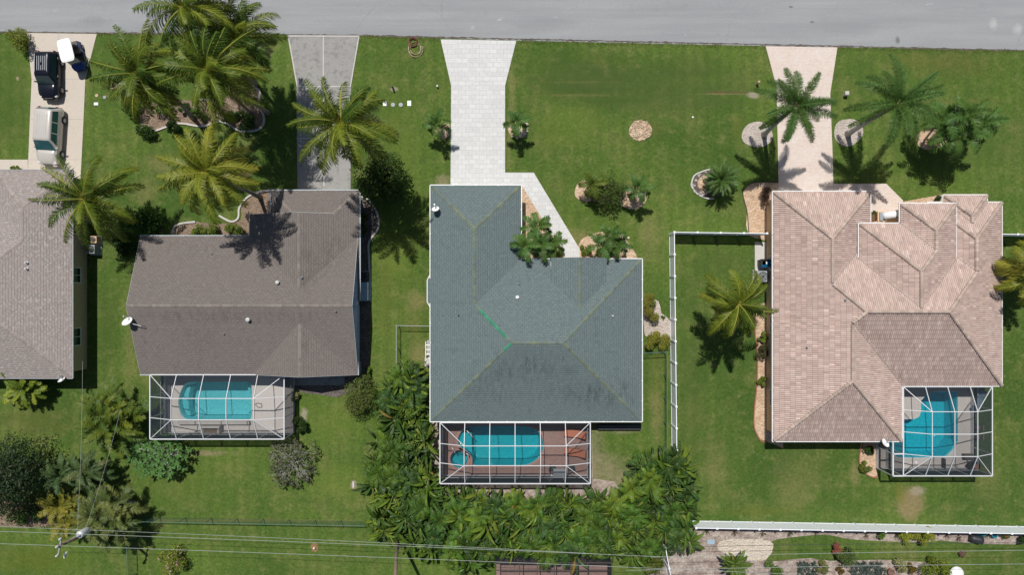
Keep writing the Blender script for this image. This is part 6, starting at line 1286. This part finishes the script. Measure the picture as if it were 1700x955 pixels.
bush('second dark shrub at the right end of the coconut palm bed', 378, 193, .7, .6, 1.0, DG, 67, alt=MG, altf=.5)
bush('low plant in the side bed of the brown roofed house', 604, 372, .35, 1.1, .7, DG, 68, alt=(.2, .2, .02), altf=.5)
bush('round olive shrub between the two pool houses', 598, 655, 1.55, 1.75, 2.5, (0.095, 0.14, 0.032), 69, alt=(0.17, 0.19, 0.05), altf=.6, ls=.13, dense=1.2)
bush('small shrub at the rear corner of the brown roofed house', 609, 618, .35, .5, .9, MG, 70, alt=LG, altf=.5)
bush('clipped dark green shrub beside the pool cage of the brown roofed house', 497, 707, .62, .85, 1.3, (0.035, 0.070, 0.014), 71, ls=.09, dense=2.2)
bush('pale spiky plant at the corner of the pool cage', 490, 658, .42, .5, .8, (0.16, 0.17, 0.06), 72, ls=.3, ratio=.2, alt=(.3, .28, .15), altf=.5)
bush('croton hedge along the right wall of the green roofed house', 1081, 512, .72, 1.95, 1.3, (0.12, 0.16, 0.03), 73, name='hedge', cat='hedge', alt=(0.28, 0.26, 0.05), altf=.7, ls=.14, dense=1.5, flower=(.3, .1, .04), ff=.04)
bush('croton hedge between the green roofed house and the white fence', 1092, 569, 1.25, .9, 1.3, (0.14, 0.19, 0.025), 74, name='hedge', cat='hedge', alt=(0.32, 0.30, 0.05), altf=.6, ls=.14, dense=1.5, flower=(.3, .12, .06), ff=.05)
bush('round reddish green shrub in the middle of the lawn island', 1010, 312, 1.75, 1.55, 2.4, (0.062, 0.118, 0.022), 75, alt=(0.12, 0.15, 0.035), altf=.5, ls=.15)
bush('yellow green low plant at the foot of the front corner palms', 972, 415, .6, .45, .5, YG, 76, alt=MG, altf=.5)
bush('yellow green low shrub by the walkway end', 928, 421, .4, .4, .6, LG, 77, alt=YG, altf=.5)
bush('dark red foliage plant at the corner bed of the tiled house', 1270, 325, .6, .85, .8, (0.11, 0.06, 0.045), 78, alt=(.2, .13, .08), altf=.6, ls=.2, ratio=.3)
bush('yellow green shrub, upper of the three by the left wall of the tiled house', 1266, 561, .42, .58, .7, YG, 79, alt=MG, altf=.6, ls=.13); bush('dull grey green shrub by the left wall of the tiled house', 1265, 586, .55, .72, .9, (0.065, 0.08, 0.03), 80, alt=(.13, .1, .05), altf=.5, ls=.12); bush('yellow green shrub, lowest of the three by the left wall of the tiled house', 1266, 632, .4, .58, .7, YG, 81, alt=MG, altf=.5, ls=.13)
bush('dark shrub in the gravel bed by the tiled house pool cage', 1441, 750, .48, .5, .8, DG, 82, alt=MG, altf=.5, ls=.12); bush('yellow green shrub in the gravel bed by the tiled house pool cage', 1439, 776, .52, .55, .8, (0.17, 0.19, 0.03), 83, alt=MG, altf=.3, ls=.13)
bush('small dark shrub at the entrance of the tiled house', 1448, 355, .28, .4, .7, MG, 84, alt=(.12, .12, .03), altf=.6, ls=.12); bush('small round shrub at the front window of the tiled house', 1557, 332, .5, .35, .7, (0.03, 0.06, 0.015), 85, ls=.1, dense=1.5)
bush('orange and green low plant by the shaded palm cluster', 1563, 226, .5, .45, .7, LG, 86, alt=(.25, .12, .03), altf=.6, ls=.2, ratio=.3)
bush('large dark feathery tree at the lower left edge', 12, 792, 3.0, 3.1, 6.5, (0.020, 0.038, 0.014), 87, name='dark_tree', cat='tree', ls=.30, ratio=.28, alt=(0.045, 0.07, 0.03), altf=.7, dense=2.2, lumps=60, trunk=.2)
bush('dark shrub at the foot of the dark tree', 30, 850, 1.8, 1.2, 1.5, DG, 88, alt=MG, altf=.4, ls=.24, ratio=.3); bush('low dark plant beside the yellow palm clump', 60, 855, .9, .8, .9, DG, 89, alt=MG, altf=.6, ls=.26, ratio=.25)
bush('yellow green bougainvillea with pale pink flowers by the lower edge', 287, 930, 1.15, 1.2, 1.5, (0.17, 0.22, 0.035), 90, alt=YG, altf=.6, ls=.17, flower=(.55, .35, .33), ff=.10)
bush('yellow green shrub below the long white fence', 1538, 893, 1.15, .75, 1.4, (0.19, 0.22, 0.028), 91, alt=(.32, .34, .05), altf=.5, ls=.14, dense=1.4); bush('golden small shrub left of the larger one by the long white fence', 1502, 893, .6, .6, .9, (0.30, 0.31, 0.04), 92, alt=YG, altf=.5, ls=.15)
bush('small mid green shrub below the long white fence', 1462, 887, .4, .4, .7, LG, 93, ls=.13); bush('green shrub with red flowers standing in the back garden lawn', 1404, 926, .9, .85, 1.2, MG, 94, alt=(.13, .15, .06), altf=.6, ls=.17); bush('red flowering shrub in the back garden lawn', 1388, 911, .42, .5, .9, (0.33, 0.07, 0.06), 95, alt=(.4, .18, .13), altf=.6, ls=.13)
bush('bright green bush at the lower edge beside the banana clump', 1283, 946, .85, .7, 1.0, LG, 96, alt=MG, altf=.5, ls=.18, ratio=.3); bush('yellow green low shrub among the blue grey succulents', 1364, 944, .5, .75, .7, (0.15, 0.17, 0.05), 97, alt=(.25, .25, .1), altf=.5, ls=.15)
bush('pale flowering shrub at the lower edge', 1494, 940, .75, .6, .9, (0.19, 0.21, 0.07), 98, alt=(.4, .38, .2), altf=.6, ls=.15); bush('rusty small shrub at the lower edge', 1513, 945, .4, .5, .6, (0.13, 0.09, 0.02), 99, alt=(.2, .16, .03), altf=.5, ls=.14); bush('broad green shrub at the lower edge', 1556, 943, 1.35, .95, 1.4, (0.11, 0.16, 0.026), 100, alt=YG, altf=.4, ls=.17)
bush('small rusty plant alone on the back garden lawn', 1597, 920, .32, .35, .4, (0.14, 0.08, 0.05), 101, alt=(.3, .18, .14), altf=.6, ls=.13); bush('shrub at the right end of the back garden bed', 1672, 890, .5, .35, .6, (0.13, 0.13, 0.04), 102, alt=(.25, .2, .06), altf=.5); bush('dark shrub cut by the right edge of the back garden bed', 1699, 898, .35, .5, .9, DG, 103)
bush('rusty plant between the blue grey succulent beds', 1394, 947, .35, .4, .5, (0.12, 0.08, 0.03), 104, alt=(.2, .15, .05), altf=.5, ls=.14)
for i, (px, py, l) in enumerate(((-1, 0, ''),)): pass
bush('small potted shrub on the far left walkway', 28, 279, .6, .25, .5, YG, 105, alt=MG, altf=.5)
bush('leafy vine shrub round the short white fence end', 1085, 925, 1.3, 1.6, 1.6, (0.045, 0.075, 0.018), 106, alt=YG, altf=.4, ls=.22, ratio=.4)
# succulents, bare sprigs
def spiky(label, px, py, r, n, L, col, seed, name, cat, group=None, w_=.08, el=(15, 75), mat='leaf', pts=None, kind=None):
    rd = random.Random(seed); b = G(px, py); m = MB(); pts = pts or [(0, 0)]
    for (ox, oy) in pts:
        for i in range(n):
            az = rd.random()*6.28; e = R(rd.uniform(*el)); l = L*rd.uniform(.7, 1.1); d = Vector((math.cos(az)*math.cos(e), math.sin(az)*math.cos(e), math.sin(e))); s = Vector((-math.sin(az), math.cos(az), 0))*w_/2; o = Vector((b.x+ox, b.y+oy, .03)); c = vary(rd, col, .2)
            mid = o+d*l*.55; tip = o+d*l+Vector((0, 0, -.15*l)); m.face([o-s*.7, o+s*.7, mid+s, mid-s], c); m.face([mid-s, mid+s, tip], c)
    o = m.build(name, M[mat], None, (b.x, b.y, 0)); return tag(o, label, cat, group, kind)
rd = random.Random(77)
def patch(w_, h_, n): return [(rd.uniform(-w_, w_), rd.uniform(-h_, h_)) for _ in range(n)]
spiky('left patch of blue grey succulents at the lower edge', 1340, 946, 0, 12, .38, (0.085, 0.115, 0.095), 1, 'succulents', 'succulents', pts=patch(.85, .6, 46), w_=.09, kind='stuff')
spiky('wide right patch of blue grey succulents at the lower edge', 1440, 946, 0, 12, .36, (0.095, 0.12, 0.105), 2, 'succulents', 'succulents', pts=patch(1.6, .6, 80), w_=.09, kind='stuff')
for i, (px, py) in enumerate(((1172, 882), (1219, 884), (1264, 886), (1310, 884), (1353, 882), (1437, 889), (1486, 888), (1571, 889), (1590, 893), (1640, 889))):
    spiky('bare brown shrub among others in the sandy strip under the long white fence', px, py, 0, 26, .55, (0.16, 0.12, 0.09) if i % 3 else (.11, .12, .07), 200+i, 'bare_shrub', 'shrub', 'bare shrubs under the long white fence', w_=.035)
# paddle leaved plants
def paddle(m, rd, o, az, el, L, W, droop, col, vein, pet=.5, fold=.45, edge=None):
    n = 6; P = [Vector(o)]; D = []
    tot = L+pet*L
    for i in range(n+2):
        t = (i+.5)/(n+2); e = el-droop*t**1.5; d = Vector((math.cos(az)*math.cos(e), math.sin(az)*math.cos(e), math.sin(e))); D.append(d); P.append(P[-1]+d*(pet*L/2 if i < 2 else L/n))
    tw = rd.uniform(-.5, .5)
    prof = [.12, .72, 1.0, .98, .82, .5, .04]
    s0 = Vector((-math.sin(az), math.cos(az), 0))
    for i in (0, 1): m.face([P[i]-s0*.03, P[i]+s0*.03, P[i+1]+s0*.022, P[i+1]-s0*.022], vein)
    Lf = []; Rt = []
    for i in range(n+1):
        d = D[min(i+1, n+1)]; up = s0.cross(d)*-1.0
        if up.z < 0: up = -up
        f = fold+rd.uniform(-.12, .12); hw = W/2*prof[i]; a = s0*math.cos(tw)+up*math.sin(tw); bb = up*math.cos(tw)-s0*math.sin(tw)
        Lf.append(P[i+2]+(a*math.cos(f)+bb*math.sin(f))*hw); Rt.append(P[i+2]+(-a*math.cos(f)+bb*math.sin(f))*hw)
    for i in range(n):
        c = vary(rd, col, .12) if not (edge and i >= n-2 and rd.random() < .5) else edge; c2 = vary(rd, col, .12)
        mv = mixc(c, vein, .25)
        m.face([P[i+2], P[i+3], Lf[i+1], Lf[i]], c); m.face([P[i+3], P[i+2], Rt[i], Rt[i+1]], c2)
        s = s0*.02; u = Vector((0, 0, .012)); m.face([P[i+2]-s+u, P[i+2]+s+u, P[i+3]+s*.8+u, P[i+3]-s*.8+u], vein)
BG = [(0.040, 0.090, 0.013), (0.055, 0.112, 0.014), (0.030, 0.068, 0.014), (0.078, 0.140, 0.017), (0.12, 0.18, 0.020), (0.042, 0.086, 0.022)]
def inpoly(x, y, p):
    r = False; n = len(p)
    for i in range(n):
        a, b = p[i], p[(i+1) % n]
        if (a[1] > y) != (b[1] > y) and x < (b[0]-a[0])*(y-a[1])/(b[1]-a[1])+a[0]: r = not r
    return r
def paddle_hedge(label, poly, seed, hmean=2.6, step=.72, inset=.36):
    rd = random.Random(seed); q = [tuple(G(x, y, hmean*.8))[:2] for x, y in poly]; xs = [p[0] for p in q]; ys = [p[1] for p in q]; c = (sum(xs)/len(xs), sum(ys)/len(ys))
    root = thing('banana_hedge', label, 'hedge', (c[0], c[1], 0)); m = MB(); s = MB(); x = min(xs)
    while x < max(xs):
        y = min(ys)
        while y < max(ys):
            px, py = x+rd.uniform(-.34, .34), y+rd.uniform(-.34, .34)
            if all(inpoly(px+dx*inset, py+dy*inset, q) for dx, dy in ((1, 0), (-1, 0), (0, 1), (0, -1))):
                h = hmean*rd.uniform(.45, 1.2); s.tube([(px, py, 0), (px+rd.uniform(-.2, .2), py+rd.uniform(-.2, .2), h*.72)], [.07, .04], 5); a0 = rd.random()*6.28; pc = rd.choice(BG); f_ = rd.uniform(.8, 1.45); pc = tuple(v*f_ for v in pc); ty = rd.random(); vein = mixc(pc, (0.24, 0.27, 0.06), .4)
                if ty < .34:        # feathery clump palm
                    for i in range(13): frond(m, rd, (px, py, h*.72), a0+i*2.4, R(rd.uniform(5, 78)), rd.uniform(1.0, 1.7), R(rd.uniform(60, 115)), 22, .46, .05, vary(rd, pc, .25), vein, rd.uniform(-.6, .6), hang=.7, start=.18, seg=6, rw=.025)
                else:
                    big = ty > .72; L, W, n = (1.5, .36, 12) if big else (1.05, .20, 18)
                    for i in range(n):
                        az = a0+i*2.4+rd.uniform(-.5, .5); el = R(rd.uniform(15, 85)); cc = vary(rd, pc, .22); l = L*rd.uniform(.6, 1.15)
                        if rd.random() < .006: cc = (0.22, 0.15, 0.04)
                        elif rd.random() < .05: cc = (0.16, 0.20, 0.03)
                        paddle(m, rd, (px, py, h*rd.uniform(.3, .75)), az, el, l, W*rd.uniform(.7, 1.2), R(rd.uniform(70, 150)), cc, mixc(cc, (0.2, 0.23, 0.06), .35), .4, .62, edge=(0.17, 0.16, 0.05) if rd.random() < .05 else None)
            y += step
        x += step
    s.build('stems', M['bark'], root); m.build('foliage', M['leaf'], root); return root
paddle_hedge('tall banana leaved hedge running down between the brown and green roofed houses', [(645, 606), (690, 598), (708, 640), (712, 700), (716, 735), (722, 800), (720, 850), (612, 850), (608, 790), (612, 745), (632, 712), (628, 660)], 301)
paddle_hedge('broad banana leaved hedge across the lower edge behind the brick deck cage', [(612, 852), (722, 852), (725, 812), (800, 822), (900, 824), (985, 828), (1035, 808), (1062, 765), (1090, 752), (1130, 752), (1152, 790), (1158, 850), (1150, 900), (1120, 915), (1095, 935), (1000, 925), (960, 935), (880, 928), (830, 938), (760, 945), (700, 925), (640, 905), (612, 880)], 302)
def banana(label, px, py, z, n, L, W, seed, col=(0.075, 0.125, 0.02), name='banana_plant'):
    rd = random.Random(seed); b = T(*truep(px, py, z)); root = thing(name, label, 'banana plant', tuple(b)); s = MB(); m = MB(); k = max(1, n//8)
    for j in range(k):
        a = rd.random()*6.28; r = .5*rd.random() if k > 1 else 0; p = Vector((b.x+r*math.cos(a), b.y+r*math.sin(a), 0)); s.tube([p, p+Vector((0, 0, z*.7))], [.11, .07], 8)
        for i in range(n//k):
            cc = vary(rd, col, .25); paddle(m, rd, p+Vector((0, 0, z*.68)), rd.random()*.5+i*2.4, R(rd.uniform(25, 75)), L*rd.uniform(.75, 1.15), W*rd.uniform(.8, 1.2), R(rd.uniform(45, 95)), cc, (0.22, 0.27, 0.07), .2, fold=.3, edge=(.25, .17, .05) if rd.random() < .25 else None)
    s.build('stem', M['bark'], root); m.build('crown', M['leaf'], root); return root
banana('bright banana plant at the right end of the broad hedge', 1148, 905, 2.4, 10, 1.35, .38, 311); banana('large bright banana clump on the sandy garden bed', 1225, 938, 2.2, 26, 1.35, .42, 312)
# plumeria with star whorls
def whorl_tree(label, px, py, r, h, seed, col):
    rd = random.Random(seed); b = T(*truep(px, py, h*.7)); root = thing('plumeria', label, 'tree', tuple(b)); s = MB(); m = MB()
    for i in range(46):
        a = i*2.4; rr = r*math.sqrt((i+.5)/46); tip = Vector((b.x+rr*math.cos(a)*1.1, b.y+rr*math.sin(a)*.8, h*(1-.35*(rr/r)**2)+rd.uniform(-.2, .2))); s.tube([(b.x, b.y, 0), (b.x+(tip.x-b.x)*.35, b.y+(tip.y-b.y)*.35, h*.5), tuple(tip)], [.09, .06, .03], 6)
        for k in range(13):
            az = k*2.4+rd.random(); e = R(rd.uniform(-15, 45)); l = .46*rd.uniform(.8, 1.15); d = Vector((math.cos(az)*math.cos(e), math.sin(az)*math.cos(e), math.sin(e))); sd = Vector((-math.sin(az), math.cos(az), 0))*.075; c = vary(rd, col, .2); q = tip+d*l*.5; t = tip+d*l+Vector((0, 0, -.05))
            m.face([tip, q+sd, t, q-sd], c); m.face([tip+Vector((0, 0, .006)), tip+d*l*.9+sd*.12+Vector((0, 0, .006)), tip+d*l*.9-sd*.12+Vector((0, 0, .006))], mixc(c, (.2, .27, .1), .6))
    s.build('trunk', M['greybark'], root, smooth=True); m.build('crown', M['leaf'], root); return root
whorl_tree('low spreading plumeria with star leaf whorls below the left pool cage', 264, 758, 2.35, 2.0, 321, (0.085, 0.20, 0.045))
def dead_bush(label, px, py, r, h, seed):
    rd = random.Random(seed); b = T(*truep(px, py, h*.5)); root = thing('dead_bush', label, 'bush', tuple(b)); s = MB(); m = MB()
    def grow(p, d, l, w_, dep):
        q = p+d*l; s.tube([p, p.lerp(q, .5)+Vector((rd.gauss(0, .04), rd.gauss(0, .04), rd.gauss(0, .03)))*l, q], [w_, w_*.8, w_*.55], 4, None, 0, False)
        if dep == 0:
            if rd.random() < .35:
                for _ in range(5):
                    c = vary(rd, (0.085, 0.10, 0.035), .3); o = q+Vector((rd.gauss(0, .08), rd.gauss(0, .08), rd.gauss(0, .06))); a = Vector((rd.gauss(0, 1), rd.gauss(0, 1), rd.gauss(0, .4))).normalized()*.09; t = Vector((-a.y, a.x, .02))*.5; m.face([o-a, o+t, o+a, o-t], c)
            return
        for _ in range(rd.choice((3, 3, 4))):
            e = Vector((d.x+rd.gauss(0, .55), d.y+rd.gauss(0, .55), d.z*.75+rd.gauss(0, .28))).normalized(); grow(q, e, l*rd.uniform(.6, .88), w_*.6, dep-1)
    for i in range(9):
        a = i*.7+rd.random()*.5; grow(Vector((b.x, b.y, .05)), Vector((math.cos(a), math.sin(a), rd.uniform(.4, 1.2))).normalized(), r*.34, .05, 4)
    s.build('branches', M['drywood'], root); m.build('foliage', M['leaf'], root); return root
dead_bush('bare grey twiggy bush below the left pool cage corner', 484, 768, 2.3, 1.8, 331)
spiky('few thin green sprouts by the shore of the gravel patch', 1100, 528, 0, 18, .35, MG, 340, 'grass_tuft', 'grass tuft')
# tufts of longer grass creeping over the kerbs of road and drives
def tufts(name, label, pts, n, seed, spread=.10, L=.11):
    rd = random.Random(seed); P = [G(*p) for p in pts]; m = MB()
    for i in range(n):
        k = rd.randrange(len(P)-1); o = P[k].lerp(P[k+1], rd.random())+Vector((rd.gauss(0, spread), rd.gauss(0, spread)-.05, .01)); c = vary(rd, (0.11, 0.155, 0.03) if rd.random() < .7 else (0.2, 0.19, 0.07), .25)
        for j in range(3): a = rd.random()*6.28; d = Vector((math.cos(a), math.sin(a), rd.uniform(.3, 1))).normalized()*L*rd.uniform(.6, 1.4); s = Vector((-d.y, d.x, 0))*.3; m.face([o-s*.5, o+s*.5, o+d], c)
    o = m.build(name, M['leaf'], None, tuple(P[0])); return tag(o, label, 'grass', None, 'stuff')
tufts('grass', 'ragged grass edge along the road', [(160, 56), (300, 57.5), (476, 59)], 380, 1); tufts('grass', 'ragged grass edge along the road between the grey and white driveways', [(598, 59), (731, 64.5)], 200, 2); tufts('grass', 'ragged grass edge along the road beside the wide lawn', [(858, 68), (1270, 77.5)], 500, 3); tufts('grass', 'ragged grass edge along the road right of the pink driveway', [(1391, 79.5), (1700, 85)], 380, 4); tufts('grass', 'ragged grass edge along the road at the far left corner', [(-40, 54), (44, 54.5)], 90, 5)
